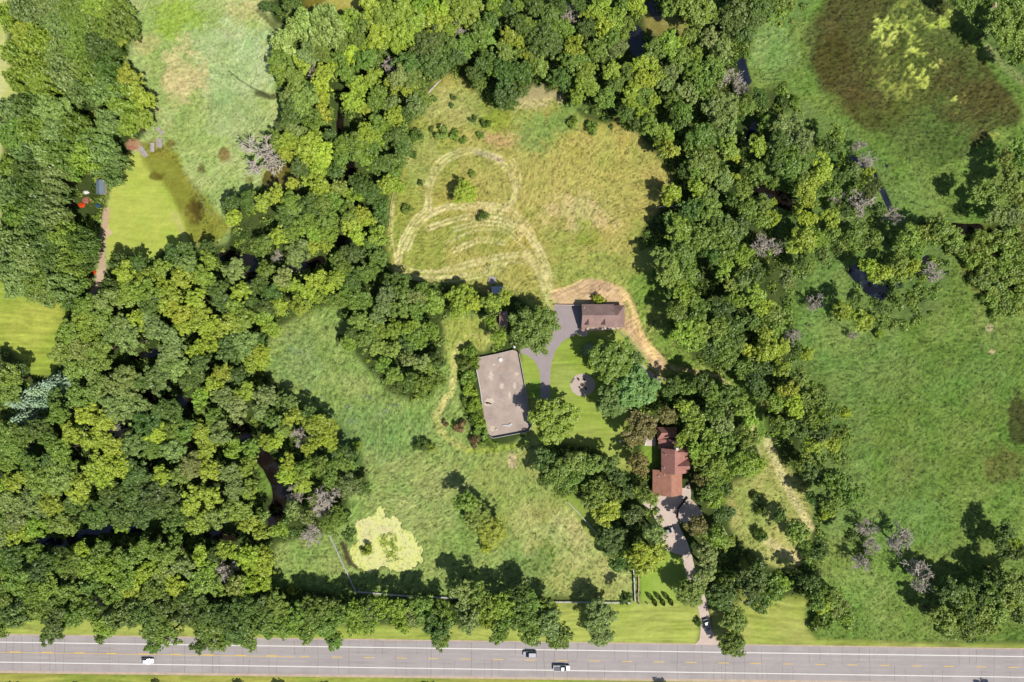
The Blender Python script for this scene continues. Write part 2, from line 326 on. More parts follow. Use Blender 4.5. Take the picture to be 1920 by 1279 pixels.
for P, wd in (([(745,492),(758,455),(786,412),(804,392),(806,350),(826,312),(858,290),(892,284),(930,296),(956,326),(966,356),(954,384),(905,390),(850,388),(812,398),(782,428),(762,470)], 4.5),
              ([(745,492),(752,450),(778,408),(797,388),(800,345),(820,303),(856,282),(895,278),(940,294)], 2.5),
              ([(808,402),(840,388),(900,384),(950,392),(985,420),(1005,455),(1020,490),(1030,545)], 5), ([(800,430),(850,412),(905,402),(950,408),(990,440),(1012,480)], 3),
              ([(742,500),(790,514),(850,512),(900,500),(950,487),(990,490),(1015,512),(1032,550)], 7), ([(830,508),(890,492),(945,480),(985,480),(1010,500)], 4),
              ([(838,455),(890,432),(940,434),(975,458),(990,480)], 2.5), ([(850,470),(900,450),(945,455)], 3), ([(905,408),(960,420),(1002,450),(1024,492),(1036,545)], 3), ([(742,508),(800,524),(880,520),(950,500)], 3), ([(850,430),(900,418),(950,424),(978,446)], 3), ([(960,300),(972,330),(968,360)], 3), ([(1000,480),(1018,520),(1030,556),(1036,575)], 9), ([(985,470),(1005,500),(1025,540)], 3),
              ([(742,492),(735,440),(738,380)], 2.5)):
    rut(P, wd)
stroke([(892,284),(915,290),(940,300)], 3.5, (176,160,138), amt=.6)
# scrub strip and straw strip right of the bare bank
poly([(1175,520),(1215,505),(1240,580),(1262,640),(1310,680),(1350,700),(1400,715),(1430,760),(1440,810),(1425,840),(1390,770),(1340,720),(1270,705),(1230,660),(1200,600)], (122,150,66), (150,166,84), **MEAD)
stroke([(1250,690),(1300,696),(1345,705),(1385,735),(1410,790),(1428,850)], 4, (196,188,126), amt=.8)
poly([(1045,560),(1030,560),(1036,545),(1070,535),(1100,524),(1135,525),(1165,538),(1182,556),(1190,580),(1200,612),(1215,640),(1235,660),(1248,680),(1240,698),(1225,692),(1200,665),(1175,640),(1162,625),(1160,608),(1172,600),(1170,575),(1090,572),(1042,574)], (220,190,146), (204,172,132), warp=3, soft=1, la=.3, h=.08)
blot(1120,540,45,14, (182,152,122), None, .6, .42); stroke([(1035,546),(1070,536),(1090,527)], 2, (232,204,140), amt=.8); stroke([(1165,545),(1180,570),(1190,600),(1205,635),(1230,668)], 7, (236,206,140), amt=.7, la=.4); stroke([(1176,570),(1180,590)],5,(150,160,80),amt=.6)
# central meadow
poly([(640,572),(655,600),(648,640),(690,690),(725,735),(770,748),(815,735),(835,660),(830,600),(860,585),(920,590),(938,640),(910,655),(885,650),(858,700),(868,760),(885,810),(905,840),(950,835),(1000,815),(1010,840),(1060,900),(1120,1000),(1150,1060),(1190,1085),(1185,1130),(1120,1125),(1040,1122),(950,1115),(800,1118),(640,1110),(520,1100),(505,1080),(520,1020),(560,1010),(600,1005),(640,985),(660,930),(695,905),(680,850),(640,790),(580,760),(530,730),(500,700),(495,650),(520,615),(560,595),(600,580)], (140,164,88), (150,170,94), **MEAD)
blot(560,680,60,70, (126,156,96), None, .5, .4); blot(700,820,120,70, (122,154,92), (134,162,92), .6, .35); blot(650,720,60,40, (150,168,96), None, .6, .42); blot(800,930,130,80, (142,164,90), (160,172,104), .6, .4)
poly([(905,845),(960,838),(1000,840),(1060,905),(1120,1000),(1150,1060),(1190,1085),(1185,1128),(1060,1122),(1005,1090),(985,1040),(960,1000),(930,930),(880,890)], (176,184,110), (158,170,94), warp=12, soft=6, **HAY)
blot(1060,1010,90,80, (186,186,120), (160,166,92), .7, .35); blot(990,1060,50,40,(124,150,84),None,.7,.42); blot(920,960,60,60,(160,170,92),None,.6,.4); blot(960,862,14,20,(212,190,150),None,.8,.42)
for i in range(70):
    x = 985 + random.random()*140; y = 985 + random.random()*100
    if y > 935 + (x-985)*.5: blot(x, y, 3+random.random()*3, 2.5+random.random()*2, (98,124,56), None, .9, .5)
for (x, y) in ((545,655),(575,730),(605,745),(650,762),(690,745),(725,770),(660,790),(710,780),(740,760),(560,660)): blot(x, y, 13, 7, (128,146,108), None, .7, .48)
poly([(830,600),(890,590),(930,600),(938,645),(905,660),(870,650),(850,690),(835,680),(832,640)], (162,172,84), (178,182,100), **HAY)
stroke([(885,655),(862,648),(852,665),(852,700),(848,735),(828,760),(818,780),(826,808),(850,830),(880,845)], 7, (206,204,128), (188,190,110), amt=.85, la=.25)
stroke([(880,845),(930,842),(985,832)], 6, (158,178,72), amt=.7); stroke([(872,632),(890,628),(900,636)], 2.5, (200,198,120), amt=.7)
blot(850,800,14,10,(130,160,70),None,.8,.4)
stroke([(990,850),(1040,905),(1085,965),(1130,1030)], 6, (166,178,92), amt=.8, la=.08); stroke([(1010,850),(1060,915),(1100,975),(1135,1020)], 9, (140,164,66), amt=.7, la=.06, h=.05)
# lawns
poly([(975,655),(1040,640),(1090,622),(1168,620),(1205,660),(1235,705),(1255,720),(1230,740),(1180,770),(1170,830),(1195,870),(1190,885),(1150,880),(1120,840),(1060,830),(1000,835),(985,800),(975,700)], (156,176,78), (168,180,92), warp=2, la=.05, lb=.09, h=.04)
blot(1095,660,60,40,(146,174,62),None,.7,.35); blot(1060,725,25,60,(164,182,92),None,.6,.42); blot(1004,730,14,20,(128,170,64),None,.7,.4)
poly([(1205,830),(1245,830),(1245,890),(1205,890)], (134,162,64), None, warp=2, la=.2, h=.2)
poly([(1195,1060),(1240,1030),(1280,1040),(1300,1080),(1316,1130),(1200,1130)], (146,178,70), (160,184,84), warp=1.5, la=.06, h=.04)
poly([(-60,1150),(400,1170),(800,1175),(1000,1170),(1040,1128),(1190,1128),(1316,1130),(1312,1190),(1305,1212),(600,1206),(-60,1196)], (160,176,80), (172,182,92), warp=3, la=.05, lb=.13, h=.05)
poly([(1330,1140),(1400,1125),(1515,1118),(1512,1180),(1530,1196),(1760,1205),(1980,1208),(1980,1222),(1340,1216)], (160,172,82), (174,178,96), warp=3, la=.05, lb=.13, h=.05)
poly([(1390,1040),(1420,1090),(1470,1140),(1420,1150),(1385,1120)], (172,170,90), (150,160,70), **HAY)
poly([(-60,1260),(1980,1279),(1980,1420),(-60,1420)], (150,164,72), (170,170,84), warp=1, la=.06, lb=.13, h=.05)
stroke([(-60,1288),(400,1290),(900,1296)], 8, (84,98,44), warp=4, amt=.6)
# straw strip
poly([(1425,812),(1450,830),(1475,870),(1500,905),(1525,960),(1520,1010),(1505,1050),(1480,1072),(1440,1060),(1405,1030),(1375,990),(1360,950),(1375,905),(1415,890),(1430,860)], (180,180,108), (160,168,92), **HAY)
stroke([(1440,830),(1465,890),(1490,940),(1520,990)], 8, (214,204,148), amt=.7, la=.3); stroke([(1430,1005),(1460,1030),(1500,1050)], 8, (216,204,148), amt=.7, la=.3); blot(1385,930,14,30,(146,164,84),None,.7,.4)
# marsh on the right
poly([(1395,120),(1420,70),(1490,45),(1530,0),(1570,-60),(1830,-60),(1815,40),(1850,90),(1900,150),(1980,180),(1980,1200),(1760,1205),(1530,1196),(1512,1150),(1530,1110),(1540,1060),(1560,1000),(1600,960),(1625,930),(1610,880),(1600,800),(1570,740),(1530,700),(1500,640),(1490,560),(1510,540),(1560,600),(1640,640),(1720,610),(1760,580),(1790,480),(1800,420),(1760,400),(1700,420),(1665,370),(1650,320),(1600,260),(1560,230),(1500,180),(1470,150),(1420,180),(1400,150)], (110,138,62), (126,150,74), **MARSH)
blot(1640,700,90,70,(112,142,74), (124,152,82),.6,.35); blot(1720,720,120,60,(116,142,70),None,.6,.4); blot(1700,900,80,80,(116,138,72),None,.6,.38); blot(1880,870,60,50,(104,110,56),None,.8,.4); blot(1700,980,120,60,(114,150,76),None,.5,.4); blot(1850,700,80,80,(112,144,72),None,.5,.4); blot(1600,1120,80,60,(122,154,74), (138,164,86),.6,.35); blot(1590,980,40,60,(126,146,84),None,.6,.4)
blot(1450,100,50,70,(122,148,82),(136,162,94),.8,.35); blot(1700,380,80,60,(120,148,78),None,.6,.38); blot(1910,790,25,60,(70,76,40),None,.9,.35); blot(1860,660,8,6,(200,180,140),None,.9,.4); blot(1855,615,7,8,(190,180,140),None,.7,.4); blot(1600,670,14,8,(170,176,120),None,.7,.45)
poly([(1510,45),(1540,20),(1560,-60),(1790,-60),(1795,20),(1815,70),(1850,120),(1885,165),(1918,205),(1905,235),(1860,250),(1830,275),(1810,300),(1770,312),(1730,306),(1695,275),(1660,250),(1620,238),(1600,225),(1570,190),(1535,160),(1515,120)], (88,90,48), (98,114,58), warp=14, soft=9, amt=1, la=.3, h=.8)
blot(1700,140,95,120,(102,120,54),(92,104,48),.6,.38); blot(1740,260,90,60,(90,110,54),(100,124,60),.8,.32); blot(1560,110,40,60,(84,80,40),None,.8,.35); blot(1600,190,40,40,(96,86,48),None,.6,.4); blot(1840,180,50,40,(90,84,46),None,.7,.38); blot(1650,215,60,30,(88,96,44),None,.6,.4)
stroke([(1850,90),(1880,120),(1930,160)], 8, (150,158,100), amt=.7)
fl = sstep(n_m*.45 + vnoise(2.2, 61)*.35 + vnoise(.9, 62)*.35, .60, .72)
for (x, y, rx, ry, q) in ((1660,55,34,30,.9),(1690,80,45,40,.7),(1760,30,34,32,.9),(1735,120,36,45,.85),(1750,150,30,30,.9),(1795,185,18,12,.95),(1810,85,30,18,.6),(1790,215,16,12,.5),(1715,20,40,22,.5),(1700,140,60,60,.4),(1860,255,20,8,.5)):
    w = win([(x-rx, y-ry), (x+rx, y+ry)], 6); d = np.hypot((PX[w]-x)/rx, (PY[w]-y)/ry); lay(w, fl[w]*np.clip((1.2-d)*2, 0, 1)*q, (206,214,112), (184,198,92), open_=False)
poly([(1535,480),(1585,490),(1600,535),(1625,560),(1660,590),(1680,640),(1600,700),(1520,700),(1500,640),(1500,560)], (110,140,70), (126,150,78), warp=6, soft=3, **MARSH)
poly([(1540,690),(1620,690),(1640,960),(1600,1000),(1560,1010),(1600,900),(1580,780)], (112,140,70), (124,150,78), warp=8, soft=3, **MARSH)
poly([(1540,215),(1580,225),(1660,300),(1690,400),(1640,350),(1580,280)], (110,140,70), None, warp=4, soft=3, **MARSH)
poly([(1785,425),(1990,410),(1990,605),(1860,592),(1840,560),(1805,520)], (104,112,54), (118,128,62), warp=9, soft=5, la=.4, h=.7)
# pond banks
stroke([(487,858),(500,890),(512,920)], 13, (112,142,60), amt=.9, la=.3, h=.5); blot(498,912,16,18,(116,146,64),None,.9,.35,la=.3,h=.5)
poly([(1200,20),(1262,28),(1300,48),(1290,66),(1240,70),(1210,60)], (128,120,60), (150,150,84), la=.15)
# ---- water bodies are cut into the sheet
creek_lines = [([(648,170),(640,200),(637,235),(642,270)],6), ([(655,300),(658,325),(650,345)],8), ([(420,478),(455,485),(490,492)],10), ([(640,452),(655,460)],12), ([(600,488),(580,500),(545,505)],9), ([(280,742),(340,752),(385,772)],10), ([(448,795),(460,815)],12),
               ([(484,850),(505,872),(518,900),(524,935),(514,968),(518,985)],13), ([(78,1014),(120,1018),(160,1000),(200,992),(270,990)],8), ([(390,1003),(440,1006)],7), ([(290,660),(250,672)],7), ([(1190,62),(1196,95)],13), ([(1212,0),(1235,30)],9), ([(1390,118),(1400,150)],8), ([(1420,355),(1462,368),(1475,372)],11),
               ([(1600,296),(1640,325),(1660,365),(1672,395)],5), ([(1605,510),(1628,535),(1650,552)],13), ([(1660,540),(1690,536)],4), ([(1790,428),(1835,430)],9), ([(1440,365),(1480,385)],9), ([(1730,490),(1740,485)],6), ([(1415,235),(1400,265)],7), ([(470,525),(480,490)],7), ([(1385,700),(1395,690)],3)]
for P, wd in creek_lines:
    w, m = smask(P, wd*1.7, 2, .5); HG[w] = HG[w]*(1-m*.7)
    w, m = smask(P, wd, 3, .3); CUT[w] = np.maximum(CUT[w], m); lay(w, np.clip(m*1.5, 0, 1), (40,34,28), None, open_=True, la=0)
pond_P = [(715,945),(722,960),(721,967),(731,970),(744,974),(759,988),(775,1004),(785,1018),(790,1038),(788,1052),(772,1067),(751,1071),(730,1071),(712,1071),(695,1075),(670,1070),(656,1048),(652,1034),(660,1026),(668,1016),(672,998),(666,982),(672,976),(686,972),(698,967),(708,955)]
w, m = pmask([(x + (x-715)*.12, y + (y-1025)*.12) for x, y in pond_P], 2, 2); HG[w] = HG[w]*(1-m*.8)
w_, _m = pmask(pond_P, 7, 0); px0, py0 = wx, wy; wx = wx*.8 + (vnoise(2.4, 71)-.5)*1.5 + (vnoise(1.0, 73)-.5)*1.2; wy = wy*.8 + (vnoise(2.4, 72)-.5)*1.5 + (vnoise(1.0, 74)-.5)*1.2
w, m = pmask(pond_P, 7, 0); wx, wy = px0, py0; CUT[w] = np.maximum(CUT[w], m); OPEN[w] = np.maximum(OPEN[w], m); lay(w, blur(m, 2), (96,108,60), None)
stroke([(642,1020),(650,1045),(655,1058)], 5, (84,66,58), amt=.9); stroke([(660,1062),(668,1066)], 3, (80,64,56), amt=.9)
olive_P = [(492,345),(496,325),(515,310),(540,305),(560,315),(562,335),(545,348),(520,356)]
w, m = pmask(olive_P, 3, 0); CUT[w] = np.maximum(CUT[w], m); lay(w, blur(m, 2), (110,104,50), None)
pond_green = [(730,1020,16,18),(688,1030,10,8),(735,1045,10,8),(660,1012,12,10)]
# ---- level ground under everything that is paved or built
flat = [[(-80,1180),(1990,1206),(1990,1290),(-80,1270)], [(886,672),(972,650),(1004,800),(990,815),(920,828),(905,800)], [(1036,565),(1180,565),(1180,630),(1036,660)], [(980,650),(1045,640),(1040,760),(1000,760)], [(1200,795),(1330,795),(1340,1215),(1300,1215)], [(1062,696),(1125,696),(1125,748),(1062,748)]]
for P in flat:
    w, m = pmask(P, 0, 3); HG[w] *= 1 - m
tex = LA*L1*.72 + LB*L2 + n_f*.3*np.clip(LA*4, .2, 1)
tex *= 1 - far
Z = HG * (L1*.2 + n_f*1.1 + .0) - .75*CUT
Z[far > 0] = 0
Z -= .015
hv = fbm(9, 91, 3) - .5; hw = fbm(3.2, 92, 2) - .5; am = np.clip(HG*3, .1, 1)
col *= np.stack([1 + am*(hv*.34 + hw*.22), 1 + am*(hv*.02 + hw*.1), 1 + am*(hv*.25 + hw*.3)], -1)
col *= np.clip(1 + tex*.85, .3, 2.2)[..., None]; col *= (1 + (n_x - .5)*.16)[..., None]
col = np.clip(col, .003, .8)
idx = np.arange(NX*NY).reshape(NY, NX)
F = np.stack([idx[:-1, :-1].ravel(), idx[:-1, 1:].ravel(), idx[1:, 1:].ravel(), idx[1:, :-1].ravel()], 1)
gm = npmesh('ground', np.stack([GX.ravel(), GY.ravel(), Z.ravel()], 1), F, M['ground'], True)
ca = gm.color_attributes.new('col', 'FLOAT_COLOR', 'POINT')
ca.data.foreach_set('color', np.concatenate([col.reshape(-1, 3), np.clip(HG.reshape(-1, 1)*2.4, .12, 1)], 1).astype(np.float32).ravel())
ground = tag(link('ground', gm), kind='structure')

# ------------------------------------------------------------------ flat sheets: road, drives, water
def sheet(name, P, z, mat, kind='structure', parent=None, jit=0, seg=4.0):
    pts = []
    n = len(P)
    for i in range(n):
        a, b = np.array(P[i], float), np.array(P[(i+1) % n], float); k = max(1, int(np.hypot(*(b-a)) / seg)) if jit else 1
        for t in range(k):
            q = a + (b-a)*t/k
            if jit: q = q + rng.normal(0, jit, 2)
            pts.append(W(q[0], q[1], 0)[:2])
    me = bpy.data.meshes.new(name); bm = bmesh.new()
    f = bm.faces.new([bm.verts.new((x, y, z)) for x, y in pts]); bm.normal_update()
    if f.normal.z < 0: f.normal_flip()
    bmesh.ops.triangulate(bm, faces=bm.faces[:]); bm.to_mesh(me); bm.free(); me.materials.append(mat)
    o = link(name, me, parent); 
    if kind: o['kind'] = kind
    return o
xa, xb = -2000, 4000
yT = lambda x: 1191 + .0140*x; yB = lambda x: 1257.5 + .0122*x; yW1 = lambda x: 1204 + .0141*x; yW2 = lambda x: 1241.5 + .0148*x; yC = lambda x: 1222.5 + .0152*x
sheet('gravel_shoulder', [(xa, yT(xa)-2.5), (xb, yT(xb)-2.5), (xb, yB(xb)+4.5), (xa, yB(xa)+4.5)], .012, M['shoulder'])
sh = [(xa, yT(xa))] + [(x, yT(x)+rng.normal(0, .3)) for x in range(-60, 1990, 12)] + [(xb, yT(xb)), (xb, yB(xb))] + [(x, yB(x)+rng.normal(0, .3)) for x in range(1990, -60, -12)] + [(xa, yB(xa))]
sheet('road', sh, .024, M['road'])
def strip(mb, x0, x1, fy, w, z):
    for a in np.arange(x0, x1, 60):
        b = min(a+60, x1); mb.add([W(a, fy(a)-w/2)[:2]+(z,), W(b, fy(b)-w/2)[:2]+(z,), W(b, fy(b)+w/2)[:2]+(z,), W(a, fy(a)+w/2)[:2]+(z,)], [(3,2,1,0)])
mb = MB(); strip(mb, xa, xb, yW1, 1.7, .03); strip(mb, xa, xb, yW2, 1.7, .03); tag(mb.build('road_edge_marking', M['white_line']), kind='structure')
mb = MB(); strip(mb, -600, 552, lambda x: yC(x)+.5, .95, .03)
for k in range(-30, 60):
    x0 = 562 + k*60.4
    strip(mb, x0, x0 + 19, lambda x: yC(x) - (.7 if x0 < 545 else 0), 1.45, .03)
tag(mb.build('road_centre_marking', M['yellow_line']), kind='structure')
mb = MB()
for k in (.28, .72):
    for f0, f1 in ((yW1, yC), (yC, yW2)): strip(mb, xa, xb, lambda x: f0(x)*(1-k) + f1(x)*k, 3.4, .0265)
tag(mb.build('road_wear', surf('tyre_darkened_asphalt', (172, 165, 164), .07, .1, c2=(184, 176, 175), fine=3)), kind='structure')
mb = MB(); x = -70
while x < 1990:
    full = random.random() < .3; y0 = yT(x)+.5; y1 = yB(x)-.5; mid = yC(x)
    if not full:
        if random.random() < .5: y1 = mid - random.random()*8
        else: y0 = mid + random.random()*8
    px_, yy = x, y0; wv = .11 + random.random()*.12
    while yy < y1:
        ny = min(yy+5, y1); nx = px_ + random.gauss(0, .45)
        mb.add([W(px_-wv, yy)[:2]+(.027,), W(px_+wv, yy)[:2]+(.027,), W(nx+wv, ny)[:2]+(.027,), W(nx-wv, ny)[:2]+(.027,)], [(3,2,1,0)]); px_, yy = nx, ny
    x += random.choice([9, 14, 19, 20, 24, 31])
tag(mb.build('road_crack', M['crack']), kind='structure')
sheet('asphalt_drive', [(1038,573.5),(1089,573.5),(1091,600),(1091,623),(1082,627),(1066,633),(1052,643),(1041,658),(1034,680),(1031.5,710),(1031,760),(1013,770),(1013.5,715),(1011,694),(1003,678),(992,668),(976,662),(976,655),(1000,650),(1020,640),(1038,620)], .02, M['asphalt'], jit=.25)
sheet('concrete_drive', [(1205,945),(1215,930),(1222,915),(1284,915),(1292,905),(1296,925),(1293,952),(1270,975),(1275,990),(1288,1015),(1297,1040),(1304,1070),(1316,1100),(1324,1125),(1329,1150),(1334,1180),(1345,1200),(1354,1209.5),(1303,1209),(1311,1200),(1314,1180),(1311,1150),(1306,1128),(1297,1105),(1286,1072),(1279,1042),(1262,1036),(1246,1030),(1243,1015),(1240,990),(1228,972),(1222,958)], .02, M['concrete'], jit=.2)
sheet('gravel_bed', [(1273,953),(1291,932),(1305,945),(1318,962),(1312,975),(1290,985),(1272,975)], .028, M['gravel'], jit=.4)
sheet('gravel_circle', [(1092+24*math.cos(a)*(1 if math.cos(a) > 0 else .95), 722+21*math.sin(a)) for a in np.arange(0, 6.28, .26)], .02, M['gravel'], jit=.25)
sheet('planting_bed', [(1195,688),(1206,684),(1212,692),(1225,700),(1236,708),(1240,718),(1232,726),(1222,740),(1210,745),(1205,720)], .02, M['gravel'], jit=.5)
sheet('path', [(1098,615),(1160,613),(1161,617),(1102,621),(1101,630),(1090,632),(1086,624),(1097,621)], .026, M['concrete'], jit=.15)
A_P = [(895.5,671),(963,656),(973,661),(996,797),(990.5,808),(925,820.5),(915.5,815.5),(908,785),(900,735),(891.5,680)]
sheet('arena_floor', A_P, .02, M['sand'])
for (x, y, rx, ry) in ((918,752,9,6),(914,758,7,4),(941,724,4,6),(965,723,3,7),(956,741,3,6),(926,684,3,2.5),(921,704,4,9),(969,701,4,3)):
    sheet('sand_patch', [(x+rx*math.cos(a)*(.7+.5*random.random()), y+ry*math.sin(a)*(.7+.5*random.random())) for a in np.arange(0, 6.2, .35)], .024, M['sand_light'])
sheet('duckweed_pond', [(x + (x-715)*.08, y + (y-1025)*.08) for x, y in pond_P], -.3, M['duckweed'])
sheet('olive_pond', [(480,295),(575,295),(575,365),(480,365)], -.3, M['olivepond'])
for P, wd in creek_lines:
    P = np.array(P); lo = P.min(0) - wd - 6; hi = P.max(0) + wd + 6; blue = 1580 < lo[0] < 1700 or 1170 < lo[0] < 1190 or lo[0] < 110 or 1370 < lo[0] < 1390
    sheet('creek_water', [(lo[0],lo[1]),(hi[0],lo[1]),(hi[0],hi[1]),(lo[0],hi[1])], -.3 - .004*random.random(), M['bluepond'] if blue else M['creek'])

# ------------------------------------------------------------------ plants
def quads(c, n, s, asp=.62, elong=None):
    """rhombic leaf clusters at c facing n"""
    k = len(c); n = n / (np.linalg.norm(n, axis=1, keepdims=True) + 1e-9)
    r = rng.normal(size=(k, 3)) if elong is None else elong + rng.normal(size=(k, 3))*.35
    u = np.cross(n, r); u /= (np.linalg.norm(u, axis=1, keepdims=True) + 1e-9); v = np.cross(n, u)
    if elong is not None: u, v = v, u
    s = np.asarray(s).reshape(-1, 1); a = u*s; b = v*s*asp; bend = n*s*.18
    return np.stack([c - a - bend, c - b + bend, c + a - bend, c + b + bend], 1).reshape(-1, 3)
def unit(k): d = rng.normal(size=(k, 3)); return d / np.linalg.norm(d, axis=1, keepdims=True)
def crown_pts(kind, nq, seed):
    """leaf quads of a crown for a tree of radius 1 and height 2.4 (crown from .7 to 2.4)"""
    global rng
    rng = np.random.default_rng(seed)
    if kind == 'round':
        nl = int(rng.integers(9, 14)); d = unit(nl); d[:, 2] = d[:, 2]*.8 + .18
        bc = d*rng.uniform(.35, .66, (nl, 1))*[1, 1, .85]; br = rng.uniform(.2, .36, nl); bc = np.vstack([bc, [[0, 0, .35]]]); br = np.append(br, .4)
        k = 80; b = rng.choice(len(br), k, p=br**2/np.sum(br**2)); e = unit(k); e[:, 2] = np.abs(e[:, 2])*1.0 - .15
        lc = bc[b] + e*br[b][:, None]*rng.uniform(.8, 1.15, (k, 1)); lc[:, 2] = lc[:, 2]*.62 + .22; lr = rng.uniform(.09, .19, k)
    elif kind == 'dome':
        k = 150; d = unit(k); d[:, 2] = np.abs(d[:, 2]) - .25*rng.random(k); az = np.arctan2(d[:, 1], d[:, 0]); f1, f2, f3 = rng.uniform(0, 6.28, 3); bm_ = 1 + .12*np.sin(3*az+f1) + .09*np.sin(5*az+f2) + .07*np.sin(9*az + 4*d[:, 2] + f3); lc = d*(rng.uniform(.6, .9, k)*bm_)[:, None]*[1, 1, .85] + [0, 0, .05]; lr = rng.uniform(.08, .18, k)
        ic = unit(30)*.5; lc = np.vstack([lc, ic]); lr = np.append(lr, np.full(30, .2))
    elif kind == 'feathery':
        nl = int(rng.integers(34, 46)); a = rng.uniform(0, 6.28, nl); q = np.sqrt(rng.random(nl))*.8
        lc = np.stack([np.cos(a)*q, np.sin(a)*q, (1-q**2)*.62 + rng.normal(0, .12, nl) - .1], 1); lr = rng.uniform(.12, .22, nl)
    elif kind == 'shrub':
        nl = int(rng.integers(8, 14)); a = rng.uniform(0, 6.28, nl); q = np.sqrt(rng.random(nl))*.68
        lc = np.stack([np.cos(a)*q, np.sin(a)*q, .15 + (1-q**2)*.4 + rng.normal(0, .1, nl)], 1); lr = rng.uniform(.24, .42, nl)
    li = rng.choice(len(lr), nq, p=lr**2/np.sum(lr**2)); d = unit(nq); d[:, 2] = np.where(d[:, 2] < -.35, -d[:, 2], d[:, 2])
    rr = lr[li][:, None]*rng.uniform(.5, 1.12, (nq, 1))
    if kind == 'feathery':
        c = lc[li] + d*rr*[1, 1, 3.6]; n = d*[1, 1, .4] + rng.normal(size=(nq, 3))*.4 + [0, 0, .35]; c[:, 2] += 1.35
        V = quads(c, n, rng.uniform(.06, .12, nq), .42, np.tile([[0, 0, 1.]], (nq, 1)))
    elif kind == 'shrub':
        c = lc[li] + d*rr; c[:, 2] = np.abs(c[:, 2]); n = d + rng.normal(size=(nq, 3))*.5 + [0, 0, .3]
        V = quads(c, n, rng.uniform(.07, .14, nq))
    else:
        c = lc[li] + d*rr; n = d*.8 + rng.normal(size=(nq, 3))*.45 + [0, 0, .55]; c[:, 2] += 1.5
        V = quads(c, n, rng.uniform(.038, .078, nq) * (1 if nq < 4000 else .84))
    return V.astype(np.float32)
def spruce_pts(nq, seed):
    global rng
    rng = np.random.default_rng(seed); V = []
    for lay_ in range(11):
        t = lay_/11; z = .35 + t*2.5; rad = (1-t)**.9*1.0 + .05; nb = int(14 - 7*t)
        for b in range(nb):
            a = 2*math.pi*(b + .5*(lay_ % 2))/nb + rng.normal(0, .08); k = max(6, int(26*rad)); s = rng.random(k)**.7*rad*rng.uniform(.8, 1.08)
            c = np.stack([np.cos(a)*s, np.sin(a)*s, z - s*.28 + rng.normal(0, .03, k)], 1) + rng.normal(0, .045, (k, 3))*(1-s/rad*.5)[:, None]
            e = np.tile([[math.cos(a), math.sin(a), -.2]], (k, 1)); V.append(quads(c, rng.normal(size=(k, 3))*.5 + [0, 0, 1], rng.uniform(.07, .13, k), .45, e))
    return np.vstack(V).astype(np.float32)
def tube_net(segs, sides=5):
    V = []; F = []
    for a, b, r0, r1 in segs:
        a = np.array(a); b = np.array(b); d = b-a; d = d/(np.linalg.norm(d)+1e-9); x = np.cross(d, [.31, .77, .55]); x /= np.linalg.norm(x); y = np.cross(d, x); s = len(V)
        for p, r in ((a, r0), (b, r1)):
            for i in range(sides): t = 2*math.pi*i/sides; V.append(p + (x*math.cos(t) + y*math.sin(t))*r)
        for i in range(sides): F.append((s+i, s+(i+1) % sides, s+sides+(i+1) % sides, s+sides+i))
    return np.array(V), np.array(F)
def trunk_segs(seed, top=1.5, limbs=6):
    r = np.random.default_rng(seed); p = np.zeros(3); segs = []; q = np.array([r.normal(0, .03), r.normal(0, .03), .7]); segs.append((p, q, .085, .06))
    e = np.array([q[0]+r.normal(0, .05), q[1]+r.normal(0, .05), top]); segs.append((q, e, .06, .025))
    for i in range(limbs):
        t = r.uniform(0, .8); s = q + (e-q)*t; a = 6.28*i/limbs + r.normal(0, .3); L = r.uniform(.4, .7)
        segs.append((s, s + [math.cos(a)*L, math.sin(a)*L, r.uniform(.2, .5)], .03, .008))
    return segs
def dead_segs(seed):
    r = np.random.default_rng(seed); segs = []
    def grow(p, d, L, rad, lev):
        m = p + d*L; segs.append((p, m, rad, rad*.6))
        if lev == 0: return
        for i in range({4: 8, 3: 5, 2: 4, 1: 3}[lev]):
            t = r.uniform(.3, 1); nd = d + r.normal(size=3)*(.75 if lev < 4 else .8); nd[2] = nd[2]*.6 + .1; nd /= np.linalg.norm(nd)
            grow(p + d*L*t, nd, L*r.uniform(.45, .75) if lev < 4 else r.uniform(.45, .75), rad*.5, lev-1)
    grow(np.zeros(3), np.array([0, 0, 1.]), 1.1, .075, 4); return [(a, b, max(x, .016), max(y, .013)) for a, b, x, y in segs]
def leaf_mesh(name, V): return npmesh(name, V, np.arange(len(V)).reshape(-1, 4), M['leaf'])
PT = {k: [crown_pts(k, 3000, 100+i*7+len(k)) for i in range(n)] for k, n in (('round', 9), ('feathery', 5))}
PT['shrub'] = [crown_pts('shrub', 700, 300+i) for i in range(4)]
PT['big'] = [crown_pts('dome', 8000, 401+i) for i in range(4)]; PT['bigf'] = PT['big'][:2]
PT['spruce'] = [spruce_pts(0, 500+i) for i in range(2)]
CM = {k: [leaf_mesh('crown', v) for v in L] for k, L in PT.items()}
TM = []
for i in range(5):
    v, f = tube_net(trunk_segs(i+1)); TM.append(npmesh('trunk', v, f, M['bark'], True))
v, f = tube_net([(np.zeros(3), np.array([0, 0, 2.8]), .06, .01)], 6); TSP = npmesh('trunk', v, f, M['bark'], True)
v, f = tube_net(trunk_segs(9, .5, 5)); v = v*[1, 1, .5]; TSH = npmesh('stem', v, f, M['bark'], True)
DM = []
for i in range(4):
    sg = dead_segs(40+i); v, f = tube_net(sg[:1], 6); v2, f2 = tube_net(sg[1:], 4); DM.append((npmesh('trunk', v, f, M['deadwood'], True), npmesh('branches', v2, f2, M['deadwood'], True)))

